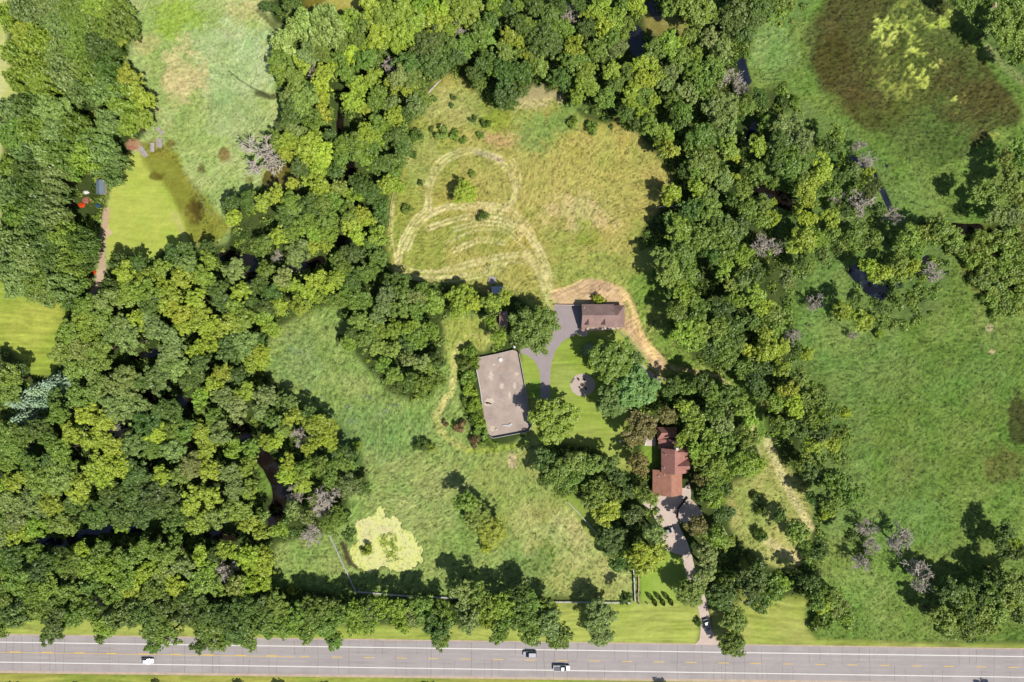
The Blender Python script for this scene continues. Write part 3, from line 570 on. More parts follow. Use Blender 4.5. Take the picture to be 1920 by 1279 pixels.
LEAFC = {'d': (68,90,38), 'm': (96,119,44), 'l': (122,145,48), 'y': (148,162,50), 'p': (146,166,98), 'g': (114,130,76), 'w': (106,126,72), 'o': (118,136,60), 'b': (112,98,62), 's': (150,172,172), 'P': (116,80,72), 'S': (100,124,72), 'B': (170,172,56)}
KL = .76
def leafcol(c, r): 
    v = (np.array(LEAFC[c], float)*.68 + np.array([104, 125, 52])*.32) * (1 + r.normal(0, .04)) + r.normal(0, 2.2, 3); return tuple(np.clip(lin(np.clip(v, 5, 250))/KL, .005, .8))
WORD = {'d': 'dark green', 'm': 'mid-green', 'l': 'light green', 'y': 'yellow-green', 'p': 'pale feathery green', 'g': 'grey-green', 'w': 'feathery olive-green', 'o': 'olive', 'b': 'bronze-brown', 's': 'blue-grey', 'P': 'purple-brown', 'S': 'sage-green', 'B': 'bright yellow', 'x': 'bare grey'}
MARKS = [((290,268),'the wooden platforms'),((153,384),'the orange tarp'),((490,290),'the big bare tree'),((528,330),'the olive pond'),((871,361),'the lone hayfield tree'),((923,525),'the square pallet deck'),((1130,592),'the brown-roofed barn'),((940,740),'the sandy arena'),((1257,865),'the red-roofed house'),
 ((720,1030),'the duckweed pond'),((60,750),'the blue-grey spruces'),((1600,110),'the brown cattail marsh'),((1625,540),'the small dark-blue pond'),((515,920),'the wide creek bend'),((1325,1195),'the drive mouth'),((668,1108),'the white fence corner'),((40,620),'the mown left field'),((276,1239),'the white hatchback'),((994,1226),'the silver van'),
 ((1405,600),'the scrubby path'),((1395,130),'the triangular dark pool'),((1197,80),'the upper dark pool'),((420,430),'the pale upper field'),((350,755),'the shaded creek gap'),((120,1015),'the dark creek pool'),((638,210),'the narrow creek slot'),((600,620),'the green meadow'),((1690,1100),'the bare thicket'),((1450,950),'the straw strip'),((1660,370),'the marsh ditch'),
 ((690,740),'the meadow'),((1100,60),'the upper wood'),((130,100),'the mown strip'),((770,60),'the hayfield'),((520,500),'the creek pools')]
MARKS = MARKS[:30]
used_labels = {}
def where(px, py):
    d = sorted((math.hypot(px-a, py-b), t, a, b) for (a, b), t in MARKS); _, t, a, b = d[0]; dx, dy = px-a, py-b
    k = int(((math.degrees(math.atan2(-dy, dx)) + 382.5) % 360) // 45); return ['right of', 'above right of', 'above', 'above left of', 'left of', 'below left of', 'below', 'below right of'][k], t, d[0][0]
ORD = ['', 'second', 'third', 'fourth', 'fifth', 'sixth', 'seventh', 'eighth', 'ninth', 'tenth', 'eleventh', 'twelfth', 'thirteenth', 'fourteenth']
TREES = """@0,0
60,100,60,l;170,60,80,w;300,50,90,w;430,60,90,m;560,60,90,l;670,60,70,m;700,160,75,m;590,160,80,m;470,170,90,m;340,150,90,w;140,210,80,y;240,250,80,l;120,320,75,l;200,400,80,l;330,300,90,w;450,300,90,m;570,280,80,d;640,310,60,d;690,230,45,y;130,460,70,l;270,470,80,l;390,420,85,w;510,420,85,m;630,420,70,d;740,450,75,y;800,560,75,y;720,570,80,l;620,540,80,w;480,540,70,w;820,680,65,l;730,690,70,l;640,690,75,w
80,640,85,w;190,620,80,d;300,640,90,w;100,760,90,m;220,740,85,m;340,760,90,w;450,740,80,m;560,800,80,w;610,880,80,w;670,920,60,w;500,880,85,l;390,880,85,m;280,880,85,w;170,880,75,w;90,950,80,m;200,980,80,d;320,1000,85,w;415,955,60,m;560,935,48,w;650,1010,46,w;90,1080,80,w;200,1100,85,d;310,1120,85,w;120,1200,85,m;250,1220,85,w;325,1235,72,w
1300,1150,55,d;1400,1130,60,d;1320,1220,50,y
@0,426
40,60,70,w;130,90,85,w;250,60,85,d;380,60,85,m;490,90,75,d;60,200,75,w;180,200,90,w;300,200,90,d;420,200,80,m;490,180,60,d;120,300,90,w;250,320,90,m;370,320,85,w;450,310,55,m;300,385,60,w
420,440,55,d;500,440,70,m;600,430,70,g;690,400,60,g;630,340,50,d;720,270,70,y;680,200,50,d;790,200,60,d;830,280,60,l;760,380,80,l;980,150,60,d;1060,130,60,d;1060,210,65,g;920,230,60,l;1170,130,50,d;1190,180,55,l;840,360,70,l;930,330,55,y;850,450,70,d;1050,290,65,y;960,400,80,y;1000,480,70,y;1160,290,70,l;1230,350,70,d;1330,250,80,g;1110,400,70,y;1120,490,70,y;1360,360,65,y;1260,430,60,d;1340,460,70,l;1430,420,50,d
480,530,75,l;400,600,75,o;520,600,70,l;600,520,70,o;680,560,70,g;380,690,80,o;480,690,80,o;580,680,75,l;740,640,80,g;640,610,60,g;790,530,60,y;870,560,70,g;960,600,80,g;1050,560,60,y;1190,560,75,y;1290,540,75,y;1390,520,70,l;1200,650,65,y;1120,690,55,y;980,700,85,g;1380,640,85,g;1290,700,75,d;1420,750,60,y;450,790,80,o;560,770,75,o;1010,790,80,g;900,860,85,g;1120,780,70,d;1260,820,65,y;1220,890,60,y;1350,830,60,d
60,850,70,o;70,950,70,o;310,880,62,s;200,920,50,s;110,985,58,s;225,990,42,s;130,1075,56,s;700,880,90,g;800,880,60,d;560,900,80,o;480,950,80,o;1080,850,70,d;1130,960,60,l;1150,1010,50,m;680,1000,90,g;780,1030,70,g;970,1030,80,d;330,970,60,d;350,1050,80,m;500,1050,80,y;600,1090,75,y;1270,960,70,g;1390,930,70,y;1340,1030,70,g;1220,1060,65,m;1150,1150,75,y;1240,1140,70,g;830,1110,80,d;900,1160,70,y;980,1140,75,m;1060,1140,70,m;40,1150,70,m;130,1170,70,m;230,1130,70,d;300,1190,70,m;420,1160,75,y;540,1190,75,y;690,1140,60,x;760,1230,75,g;640,1230,70,y;100,1240,70,m;360,1250,70,m;1180,1240,60,y;1320,1250,55,l;1410,1240,55,l;1000,1240,70,g;880,1240,70,m
@0,852
60,40,70,m;180,40,75,d;320,30,70,d;100,150,75,y;40,200,60,y;250,140,90,o;350,120,90,o;440,180,80,y;390,60,60,m;560,60,80,y;680,60,80,y;600,130,70,y;800,100,80,d;650,230,80,d;760,210,85,d;880,230,95,d;560,330,85,d;690,320,85,d;820,320,85,d;950,280,85,d;980,370,65,d;700,395,50,l;920,120,70,y;1010,110,70,o;1100,60,80,g;1200,80,70,y;1310,110,70,g;1330,180,70,g;1400,60,60,l;1100,250,80,y;1200,230,80,y;1120,370,70,y;1230,350,75,o;1340,300,80,o;1400,380,70,y;1410,200,60,l;100,260,80,g;200,280,90,g;110,350,75,g;40,340,60,m;240,400,70,l;340,380,70,o;300,270,70,y;410,290,60,d;390,410,50,o;100,440,65,y;170,440,45,y;40,460,60,g;90,570,70,d;210,550,55,m;300,610,65,d;120,690,80,m;60,640,60,m;220,660,70,d;490,540,55,y;570,560,75,m;660,570,70,m;640,650,80,l;500,620,75,l;400,610,75,m;760,580,80,m;860,520,75,m;960,560,80,m;1000,490,55,m;850,640,75,y;930,650,70,g;780,690,70,y;700,690,70,m;1050,620,75,g;1130,570,60,y;1180,640,60,l;1120,720,70,o;1000,740,75,y;880,760,75,m;1220,560,50,d;1300,540,65,y;1400,560,75,y;1420,640,50,y;1410,740,60,y;1330,740,65,o;1230,740,60,o;1280,640,68,x;550,810,45,x;290,740,70,o;200,780,75,m;330,830,70,m;420,760,75,m;520,720,70,m;640,790,70,m;740,760,60,y;60,800,70,m;120,870,80,w;30,960,65,m;230,880,70,m;340,950,85,d;290,1000,65,d;430,890,70,m;520,880,70,m;610,960,70,l;580,1020,40,m;680,900,70,w;760,880,70,w;830,880,75,d;950,850,80,d;870,960,80,m;960,1000,80,m;880,1050,55,m;1060,900,80,d;1150,860,80,d;1060,800,70,d;1180,960,85,m;1140,1060,55,d;1240,1040,65,m;1290,900,80,d;1380,860,80,d;1330,980,80,d;1400,1040,65,m;1420,950,60,m
@480,0
200,30,50,d;60,40,35,d;120,60,30,d;300,150,80,p;230,170,55,p;170,260,70,p;150,340,65,m;160,420,65,m;400,120,70,p;430,190,75,p;360,220,70,p;530,110,70,l;600,150,70,m;650,60,75,y;720,110,90,l;700,200,85,y;760,250,70,l;830,60,80,l;900,110,75,l;860,190,75,l;960,40,70,l;1040,80,75,y;1010,140,80,y;1100,60,70,l;1180,60,90,l;1090,170,50,l;570,220,60,m;640,260,60,l;470,240,60,m;300,290,70,g;370,300,60,m;270,370,55,y;540,310,60,y;440,390,60,y;380,430,60,y;330,410,40,x;620,350,80,m;520,420,70,m;470,330,50,m;680,300,60,m;750,370,45,x;830,260,45,y;890,290,45,y;980,260,90,d;1060,260,80,d;960,340,70,d;850,370,80,d;820,450,80,g;900,450,70,m;1020,370,85,d;1110,330,70,d;1180,270,75,m;1150,190,55,x;1250,200,70,m;1320,120,60,d;1300,230,70,m;1350,40,60,l;1400,60,55,d;1420,220,55,y;1410,300,60,o;1240,420,50,d;1260,480,42,m;1290,340,60,d;1330,400,50,l;1400,400,70,d;1410,540,70,d;1390,480,60,d;1430,600,45,d;230,470,70,o;290,560,80,o;200,540,60,g;380,490,60,y;380,560,50,y;320,500,50,d;660,450,60,y;590,480,60,y;780,480,60,y;860,510,50,y;560,570,65,y;600,610,45,y;700,520,50,m;680,590,60,m;760,590,50,g;900,600,60,g;950,560,60,m;870,650,50,d;790,670,58,y;690,700,60,m;380,650,52,B;200,640,70,d;280,650,50,d;170,700,50,d;230,750,60,g;120,790,55,m;190,790,60,y;330,700,60,m;420,640,35,m;330,790,60,y;250,830,60,y;170,870,55,y;300,880,75,y;390,870,70,y;370,950,60,y;420,760,45,d;490,830,65,m;560,800,70,m;620,770,70,y;690,780,60,l;660,830,60,m;730,730,50,l;800,770,70,d;830,830,60,d;910,760,40,dS;890,875,24,dS;580,870,70,m;480,900,60,m;450,970,60,d;640,910,60,l;700,930,70,d;790,910,60,m;780,990,50,m;250,960,60,d;310,1000,50,y;370,1040,70,y;470,1060,60,o;340,1090,50,y;550,1110,60,l;560,1020,50,d;620,1060,70,d;680,1110,65,d;740,1040,60,y;800,1050,45,l;210,1040,38,y;130,1090,52,B;50,1150,60,y;220,1150,75,m;300,1170,75,d;380,1150,75,m;460,1140,60,m;180,1230,70,d;300,1250,70,m;410,1230,65,m;520,1190,65,m;600,1210,55,y;530,1250,60,y;630,1250,50,y;700,1190,60,d;720,1250,40,d;850,1175,30,mS;1175,1085,68,yL;1275,1215,34,dS;925,1030,18,dS;1290,690,28,dS;1220,670,22,dS;1110,545,18,dS;1100,592,16,dS;1000,553,18,dS;990,725,18,dS;1040,750,42,oS;1120,760,32,mS;1170,790,22,mS;1260,760,22,mS;1215,975,22,oS;30,870,110,x
@960,0
40,20,50,m;140,50,70,d;220,100,65,m;50,150,60,d;20,240,50,y;60,310,45,o;100,180,60,m;180,240,90,d;100,330,50,y;150,390,60,o;60,420,70,d;40,520,60,d;330,90,55,x;260,30,60,d;380,30,50,d;280,180,70,m;340,260,65,y;440,90,55,y;430,170,60,d;500,60,70,y;510,160,60,y;580,100,60,l;640,170,50,m;560,220,60,m;600,280,55,g;700,30,55,y;730,60,32,y;620,40,50,m;870,50,50,o;960,40,70,o;1050,60,80,o;1110,80,60,o;1000,110,50,y;1280,90,105,d;1360,60,90,d;1230,170,65,d;1310,200,65,d;1400,30,70,m;470,290,70,m;390,340,60,m;320,350,65,m;420,420,65,l;260,450,65,d;440,500,50,l;360,550,48,l;380,480,50,y;560,400,60,l;590,480,50,m;530,560,60,m;640,420,50,m;700,380,50,y;770,360,60,y;820,430,50,y;860,480,50,g;800,290,65,m;870,260,75,l;940,250,50,l;1000,210,45,o;920,330,70,m;740,450,60,y;680,500,60,y;740,540,60,o;660,580,50,y;790,570,50,y;730,640,38,y;640,650,50,d;900,410,60,g;1000,400,60,m;1030,320,50,l;1110,230,60,g;1180,300,65,g;1190,230,50,g;1110,400,70,m;1070,490,70,m;990,530,65,g;1150,450,50,g;1240,440,55,x;1290,500,40,x;1110,560,60,m;1180,620,90,g;1310,600,60,m;1390,560,55,d;950,630,65,m;900,580,50,m;780,720,60,l;860,760,55,l;880,850,65,y;830,820,45,y;700,700,45,d;930,700,55,d;1060,760,85,m;1020,830,70,m;1080,900,80,m;1200,830,80,l;1200,750,70,g;1240,880,40,y;1110,970,60,o;1020,950,60,m;960,970,40,d;900,1080,58,y;870,1125,40,y;1040,1060,60,y;1100,1090,50,g;1180,1020,60,g;1250,1010,40,y;1290,1080,60,m;1360,980,60,m;1380,820,65,y;1420,700,40,m;1230,1130,50,d;1080,1180,80,m;1000,1200,70,d;950,1250,60,y;880,1230,50,m;1180,1240,60,d;1320,1180,60,m;1400,1150,60,m;1400,1240,55,l;1300,1250,60,d;340,690,32,mS;450,715,40,mS;460,625,18,dS;520,672,20,dS;560,712,14,dS;340,580,22,dS
@1440,0
50,30,60,o;110,40,40,o;1100,30,60,m;1050,15,45,l;1230,20,40,d;1290,150,85,o;1400,120,80,o;1350,220,70,o;1400,330,60,o;1380,850,60,o;1420,900,60,m;1320,890,50,o;1340,970,60,o;1180,1070,70,o;1260,1130,60,o;1350,1060,70,o;1420,1010,60,o;1410,1130,60,o;1280,1220,60,g;1370,1220,60,g;900,1260,38,dS;960,1272,36,oS;85,580,34,dS;150,575,34,mS;60,720,70,g;140,710,65,g;50,820,70,d;180,790,80,g;120,850,70,m;40,920,60,d;120,930,80,m;150,1000,55,m;20,1040,40,m;380,760,58,o;350,830,55,d;505,810,35,x;300,940,75,y;270,1020,60,y;200,1080,60,y;220,1130,50,y;340,1070,60,m;390,1010,50,d;390,1110,35,x;470,960,45,g;530,930,55,x;550,990,42,y;580,1060,60,d;520,1150,70,x;670,1230,50,x;610,1180,50,d;200,1230,60,y;350,1240,60,y;20,1230,45,y;20,1140,32,y;430,1190,40,d
@480,426
40,100,60,m;130,60,60,y;220,40,60,l;330,30,60,l;420,40,55,l;400,100,45,y;110,160,32,x;240,160,80,g;330,110,50,y;60,240,60,m;160,270,60,g;30,320,60,d;90,370,60,d;170,315,50,y;220,335,50,y;350,300,60,y;420,330,60,y;470,280,60,y;300,380,55,y;370,400,50,y;450,410,60,m;510,360,60,m;140,440,55,y;240,440,60,y;60,450,60,d;90,560,60,y;50,500,60,l;540,400,60,m;600,410,60,m;560,300,60,d;500,230,60,m;470,180,55,m;560,150,70,d;640,260,65,m;700,170,60,m;700,80,50,m;580,60,60,y;640,100,50,m;680,40,60,l;760,300,45,d;830,290,40,d;490,490,32,dS
740,370,60,g;830,360,70,m;900,390,60,g;960,360,55,m;1000,430,65,l;920,450,60,m;740,440,60,g;690,480,55,g;800,470,60,o;1160,400,80,yL;1230,430,55,y;1140,470,50,y;1330,420,60,l;1400,390,55,y;1330,540,38,l;1370,625,50,l;990,580,50,l;590,520,60,o;650,560,60,o;550,590,45,d;700,590,50,l;780,570,55,l;860,570,60,l;640,620,60,m;690,680,60,o;770,690,60,o;720,760,50,m;860,650,60,d;910,640,60,m;520,655,48,l;470,635,24,dS;860,740,60,g;930,760,60,g;980,790,60,m;1020,740,50,d;780,830,62,o;880,860,50,d;930,900,60,m;970,930,45,m;1010,870,60,m;790,895,38,d
1200,690,45,mS;1170,770,42,dS;1230,760,38,mS;1190,850,48,mS;1200,920,45,lS;1190,980,36,mS;1230,1000,45,lS;1240,1050,42,mS;1260,1100,42,lS;1270,1160,42,mS;1220,1080,30,dS;1300,1190,26,mS;1150,1125,38,PS;1225,1205,36,PS;1065,1100,20,PS;930,1225,42,dS;985,1240,32,oS
30,700,55,y;50,760,50,y;30,640,40,d;60,940,70,g;110,970,50,d;40,1040,60,g;100,1080,60,m;190,990,50,g;210,1060,60,y;300,1030,50,d;330,1100,65,y;410,1130,60,y;390,1190,55,y;260,1190,52,x;170,1140,50,o;120,1200,60,y;60,1210,50,y;320,1230,55,y;440,1230,40,y;500,1245,36,d;570,1225,32,lS
@960,426
135,565,138,mL;490,410,36,yS;445,692,44,sL;560,750,135,mL;690,900,125,SL;560,985,95,SL;700,740,42,SL;740,1110,85,b;880,1060,55,b;690,1180,70,b;240,1090,135,lL;930,40,80,l;1060,60,80,m;1150,30,60,m;1260,40,60,g;1400,110,60,x;860,170,80,o;960,140,80,m;1100,140,70,d;1200,130,70,m;1290,150,60,l;870,260,80,o;980,270,75,m;1180,240,60,l;960,370,70,l;900,335,55,m;1290,310,60,g;1360,270,60,d;1230,330,50,o;1010,410,65,m;930,480,70,m;1050,480,70,m;1180,470,70,d;1270,420,60,l;1350,390,70,l;1400,450,60,y;950,570,80,l;1050,580,80,l;1010,640,70,l;1160,570,70,m;1250,560,70,d;1350,530,60,m;1410,600,60,y;1180,680,70,m;1260,650,60,m;1340,700,50,B;1410,700,60,y;1110,700,60,d;1220,750,60,m;1310,780,65,m;1400,790,60,d;1350,860,60,d;1400,930,60,d
900,900,60,d;980,900,60,m;1080,880,70,d;1110,930,60,m;1190,950,70,m;960,1010,60,y;1030,1060,70,l;1010,1140,70,l;950,1200,45,y;1120,1040,70,m;1190,1120,70,g;1290,1010,70,l;1330,1080,60,l;1290,1170,70,m;1210,1220,70,m;1100,1210,70,l;1370,1170,50,l;1020,1240,60,l;1240,920,55,d
@960,852
180,40,70,d;250,90,80,m;200,120,60,d;320,130,80,m;370,50,70,o;300,200,60,m;450,60,75,o;540,50,60,d;590,110,60,d;640,200,50,d;470,190,70,o;520,320,80,y;450,250,70,o;560,250,60,m;560,480,85,dL;690,330,60,d;800,430,75,g;700,560,80,y;790,540,80,y;740,620,70,y;590,610,48,d;760,230,55,o;700,40,60,b;730,90,45,b;630,800,42,d
1050,30,55,l;1100,90,60,o;1160,40,60,l;1250,40,70,l;1340,60,70,l;1380,30,50,l;1160,130,50,m;1090,210,60,m;1150,250,60,l;1060,150,45,b;1190,200,50,d;1180,320,60,d;1030,390,70,b;1140,450,70,l;1200,480,60,l;1080,540,75,g;1090,650,80,g;1000,775,85,oL;1180,790,85,dL;1250,930,75,oL;1240,1060,78,mL;1340,740,85,d;1380,660,70,d;1390,830,60,d;1400,455,42,dS;1380,240,30,dS;1400,310,34,dS
100,830,80,m;60,930,80,m;200,860,60,l;210,940,80,g;280,1000,70,m;240,1030,55,m;110,1000,70,m;60,780,70,d;490,900,95,gL;500,1010,72,gL;1050,945,24,dS
@480,852
190,50,60,y;270,90,65,l;360,60,60,m;430,110,60,m;500,40,60,m;560,30,50,d;180,120,55,y;280,160,60,y;540,170,70,g;620,180,45,d;230,220,52,x;400,230,75,x;375,300,50,x;310,430,65,x;210,310,50,g;290,350,50,g;330,250,40,g;420,400,55,m;470,340,50,m;530,430,45,d;620,540,34,yS;40,340,50,o;30,430,60,y;140,420,50,l;40,560,60,y;60,640,60,y;30,720,60,y
40,850,70,d;130,840,75,m;60,950,80,m;160,970,80,m;240,900,75,m;330,870,75,m;280,990,70,m;400,860,70,m;400,960,75,m;440,1030,55,m;490,900,70,m;560,860,70,l;640,870,75,m;560,960,60,l;720,850,65,l;650,950,55,l;800,870,65,l;820,940,55,l;890,840,60,m;870,920,60,g;960,870,80,m;1000,960,80,d;1040,1040,60,m;1060,880,60,m;1160,760,80,g;1240,760,70,m;1180,850,60,g;1200,940,70,g;1310,860,70,l;1390,830,70,l;1400,930,70,m;1370,1010,55,m;1290,930,50,l;200,770,26,BS
1180,260,66,o;1250,345,84,oL;1330,425,90,yL;1300,505,46,yS
@1440,426
200,60,80,y;160,110,60,y;260,50,60,l;340,30,60,m;20,110,58,x;220,220,50,m;300,170,50,g;180,200,45,d;470,40,70,m;560,60,60,m;590,90,36,m;380,130,42,d;790,60,70,o;880,40,70,o;830,120,60,m;950,20,70,o;1010,60,65,o;1060,110,48,gS;1180,100,50,oS;730,200,58,o;560,220,52,y;620,260,58,y;800,230,50,y;740,270,48,o;900,250,58,x;700,410,46,m;790,400,48,m;620,450,46,m;480,410,52,m;400,470,58,y;500,510,62,y;540,540,48,y;630,540,45,o;690,550,42,o;620,600,26,yS;270,420,48,x;480,610,26,x
30,480,60,o;30,560,60,m;100,280,60,g;20,690,65,y;70,670,50,y;130,610,48,x;210,710,42,y;70,790,65,y;150,690,45,d;180,850,60,o;110,920,65,y;230,950,65,m;40,990,60,l;140,1000,65,y;300,980,60,m;270,1060,70,m;340,1030,50,m;420,1040,42,y;60,1120,65,m;170,1130,60,d;290,1150,70,d;400,1150,50,m;250,1210,60,y;350,1220,50,y;430,1180,45,o
1150,180,50,oS;1250,150,55,oS;1350,120,60,oS;1420,180,55,oS;1220,240,50,gS;1310,220,55,oS;1390,270,55,oS;1260,320,50,gS;1340,340,55,oS;1420,370,50,oS;1250,410,46,oS;1330,430,50,oS;1400,460,48,oS;1280,60,50,oS;1380,40,55,oS
@1440,852
200,60,60,l;350,150,70,m;430,230,75,m;340,260,70,m;490,220,60,m;250,250,50,d;230,90,60,d;330,340,40,yS;150,440,65,o;200,500,45,m;210,565,42,dS;290,530,58,d;60,340,46,d;20,750,70,m;60,700,60,l;220,700,60,d;340,770,60,m;300,840,58,y;400,850,58,o;330,930,58,mS;430,930,58,oS;280,950,48,mS;560,420,52,x;575,510,50,x;720,490,72,x;520,600,50,x;850,690,78,x;450,450,46,d;560,570,46,mS;1330,430,60,d;1290,480,52,d;1360,500,50,y;1000,760,80,d;1080,800,75,m;980,920,75,o;1060,960,60,o;1100,900,70,d;1190,880,70,o;1260,800,70,m;1330,690,75,o;1360,780,70,m;1230,960,60,o;1420,700,50,m;1010,1000,45,oS;1140,1035,34,dS
@1440,852
1150,800,72,d;1280,880,72,o;1390,900,60,g;1200,960,60,o;1150,740,55,d;1270,690,60,d;1390,760,66,d;1060,880,60,m;1100,970,58,o;1320,560,50,d;1400,540,60,d;1120,860,60,m;1330,830,66,o;250,800,60,m;370,800,58,o
@0,426
20,800,60,d;130,800,45,d
@1440,426
1110,120,50,oS;1190,300,48,gS;1290,270,52,oS;1340,180,50,oS;1260,370,46,oS;1370,430,48,oS;1300,480,44,oS;1420,320,52,oS;1180,220,44,oS;1340,60,52,oS;1310,380,46,gS;1430,80,55,oS;1200,50,46,oS;1420,240,52,oS"""
items = []; x0 = y0 = 0
for line in TREES.strip().splitlines():
    if line.startswith('@'): x0, y0 = map(float, line[1:].split(',')); continue
    for t in line.split(';'):
        X, Y, R, c = t.split(','); items.append(dict(px=x0+float(X)/3.002, py=y0+float(Y)/3.002, r=float(R)/3.002, c=c[0], f=c[1:]))
r_ = np.random.default_rng(99)
for it in items:
    Rm = it['r']*S*(1.26 if it['f'] == '' else 1.06 if 'L' in it['f'] else 1.18)
    if it['c'] == 'x': it['k'] = 'dead'; h = 1.75*Rm + 2
    elif it['c'] == 's': it['k'] = 'spruce'; h = (2.7 if it['f'] != 'L' else 4.0)*Rm
    elif 'S' in it['f']: it['k'] = 'shrub'; h = 1.25*Rm
    elif 'L' in it['f']: it['k'] = 'leafy'; h = (1.75*Rm + 1.2) if Rm < 7 else 1.3*Rm + 3.2
    else: it['k'] = 'leafy'; h = min(max(5.2 + 1.6*Rm, 7.5), 15)*r_.uniform(.93, 1.07)
    if it['px'] > 1840 and 'S' in it['f']: h *= .8
    zc = .66*h if it['k'] == 'leafy' else .5*h
    x, y, _ = W(it['px'], it['py'], zc); it.update(x=x, y=y, h=h, R=Rm*(H-zc)/H, col=leafcol(it['c'], r_) if it['c'] != 'x' else None, rot=r_.uniform(0, 6.28), var=int(r_.integers(0, 1000)))
    it['form'] = 'feathery' if it['c'] in 'wpS' or (it['c'] in 'mdl' and it['px'] < 240 and it['py'] < 560) else 'round'
leafy = sorted([i for i in items if i['k'] == 'leafy'], key=lambda i: -(i['r'] + 100*('L' in i['f'])))
solo, mass = leafy[:292], leafy[292:]
# labels that single out each plant: colour, what it stands beside, and its rank by closeness among its like
HAND = {(1005,614): 'wide mid-green maple over the asphalt drive', (1040,789): 'round light green tree shading the lower end of the asphalt drive', (1147,676): 'tall dark-sided green tree beside the gravel circle', (1190,726): 'broad sage-green willow-like tree behind the gravel circle', (1147,754): 'sage-green tree hanging over the lawn below the gravel circle',
        (871,361): 'lone round yellow-green tree inside the hayfield tracks', (1293,1110): 'olive-green round tree whose shadow crosses the front lawn', (1353,1115): 'dark green round tree crowding the concrete drive from the right', (1373,1206): 'mid-green tree leaning over the road edge beside the drive mouth', (1123,1152): 'grey-green tree standing alone on the mown road verge', (490,290): 'big bare grey tree at the edge of the pale field', (1108,656): 'small blue-grey spruce in the shade behind the gravel circle', (545,217):'yellow-flowered small tree amid the creek wood'}
def label_all(its, noun):
    g = {}
    for i in its:
        h = next((v for (a, b), v in HAND.items() if math.hypot(i['px']-a, i['py']-b) < 5), None)
        if h and h not in used_labels: i['label'] = h; used_labels[h] = 1; continue
        d, t, q = where(i['px'], i['py']); sz = 'broad ' if i['r'] > 27.5 else ('small ' if i['r'] < 19 else '')
        g.setdefault((sz, i['c'], d, t), []).append((q, i))
    for (sz, c, d, t), L in g.items():
        L.sort(key=lambda a: a[0])
        for n, (q, i) in enumerate(L):
            s = f"{sz}{WORD[c]} {noun} {d} {t}"
            if len(L) > 1: s += ', closest such one' if n == 0 else f", {ORD[n]} closest such one"
            assert s not in used_labels, s
            used_labels[s] = 1; i['label'] = s
label_all(solo, 'tree'); label_all([i for i in items if i['k'] == 'shrub'], 'bush'); label_all([i for i in items if i['k'] == 'dead'], 'tree'); label_all([i for i in items if i['k'] == 'spruce'], 'spruce')
def plant(it, name, cat, group, parts):
    e = empty(name, (it['x'], it['y'], 0), it['label'], cat, group, it['rot'])
    for pn, me, scl, colr in parts:
        o = link(pn, me, e); o.scale = scl
        if colr is not None: o.color = (*colr, 1)
    return e
for it in items:
    R, h = it['R'], it['h']; v = it['var']
    if it['k'] == 'shrub': plant(it, 'shrub', 'bush', 'bushes in the fields and along the edges', [('stem', TSH, (R, R, h), None), ('foliage', CM['shrub'][v % 4], (R, R, h/1.0), it['col'])])
    elif it['k'] == 'dead': plant(it, 'dead_tree', 'dead tree', 'bare grey trees in the woods', [('trunk', DM[v % 4][0], (R*.95, R*.95, h/1.9), None), ('branches', DM[v % 4][1], (R*.95, R*.95, h/1.9), None)])
    elif it['k'] == 'spruce': plant(it, 'spruce_tree', 'spruce', 'blue-grey spruces', [('trunk', TSP, (R, R, h/2.8), None), ('crown', CM['spruce'][v % 2], (R, R, h/2.8), it['col'])])
for it in solo:
    R, h = it['R'], it['h']; v = it['var']
    key = ('bigf' if it['form'] == 'feathery' else 'big') if (R > 6.6 or it['f'] == 'L') else it['form']
    plant(it, 'broadleaf_tree', 'tree', 'broadleaf trees of the woods and gardens', [('trunk', TM[v % 5], (R, R, h/2.4), None), ('crown', CM[key][v % len(CM[key])], (R, R, h/2.4), it['col'])])
def massmesh(name, its, keep, label):
    Vs, Cs = [], []
    for it in its:
        P = PT[it['form']]; P = P[it['var'] % len(P)]; k = len(P)//4; n = min(k, keep); P = P.reshape(-1, 4, 3)[:n]
        cen = P.mean(1, keepdims=True); P = (P - cen)*(1.12) + cen; c, s = math.cos(it['rot']), math.sin(it['rot']); q = P.reshape(-1, 3)*[it['R'], it['R'], it['h']/2.4]
        Vs.append(np.stack([q[:, 0]*c - q[:, 1]*s + it['x'], q[:, 0]*s + q[:, 1]*c + it['y'], q[:, 2]], 1)); Cs.append(np.tile(np.append(it['col'], 1), (len(q), 1)))
    V = np.vstack(Vs); me = npmesh(name, V, np.arange(len(V)).reshape(-1, 4), M['leafs']); a = me.color_attributes.new('tint', 'FLOAT_COLOR', 'POINT'); a.data.foreach_set('color', np.vstack(Cs).astype(np.float32).ravel())
    return tag(link(name, me), label, kind='stuff')
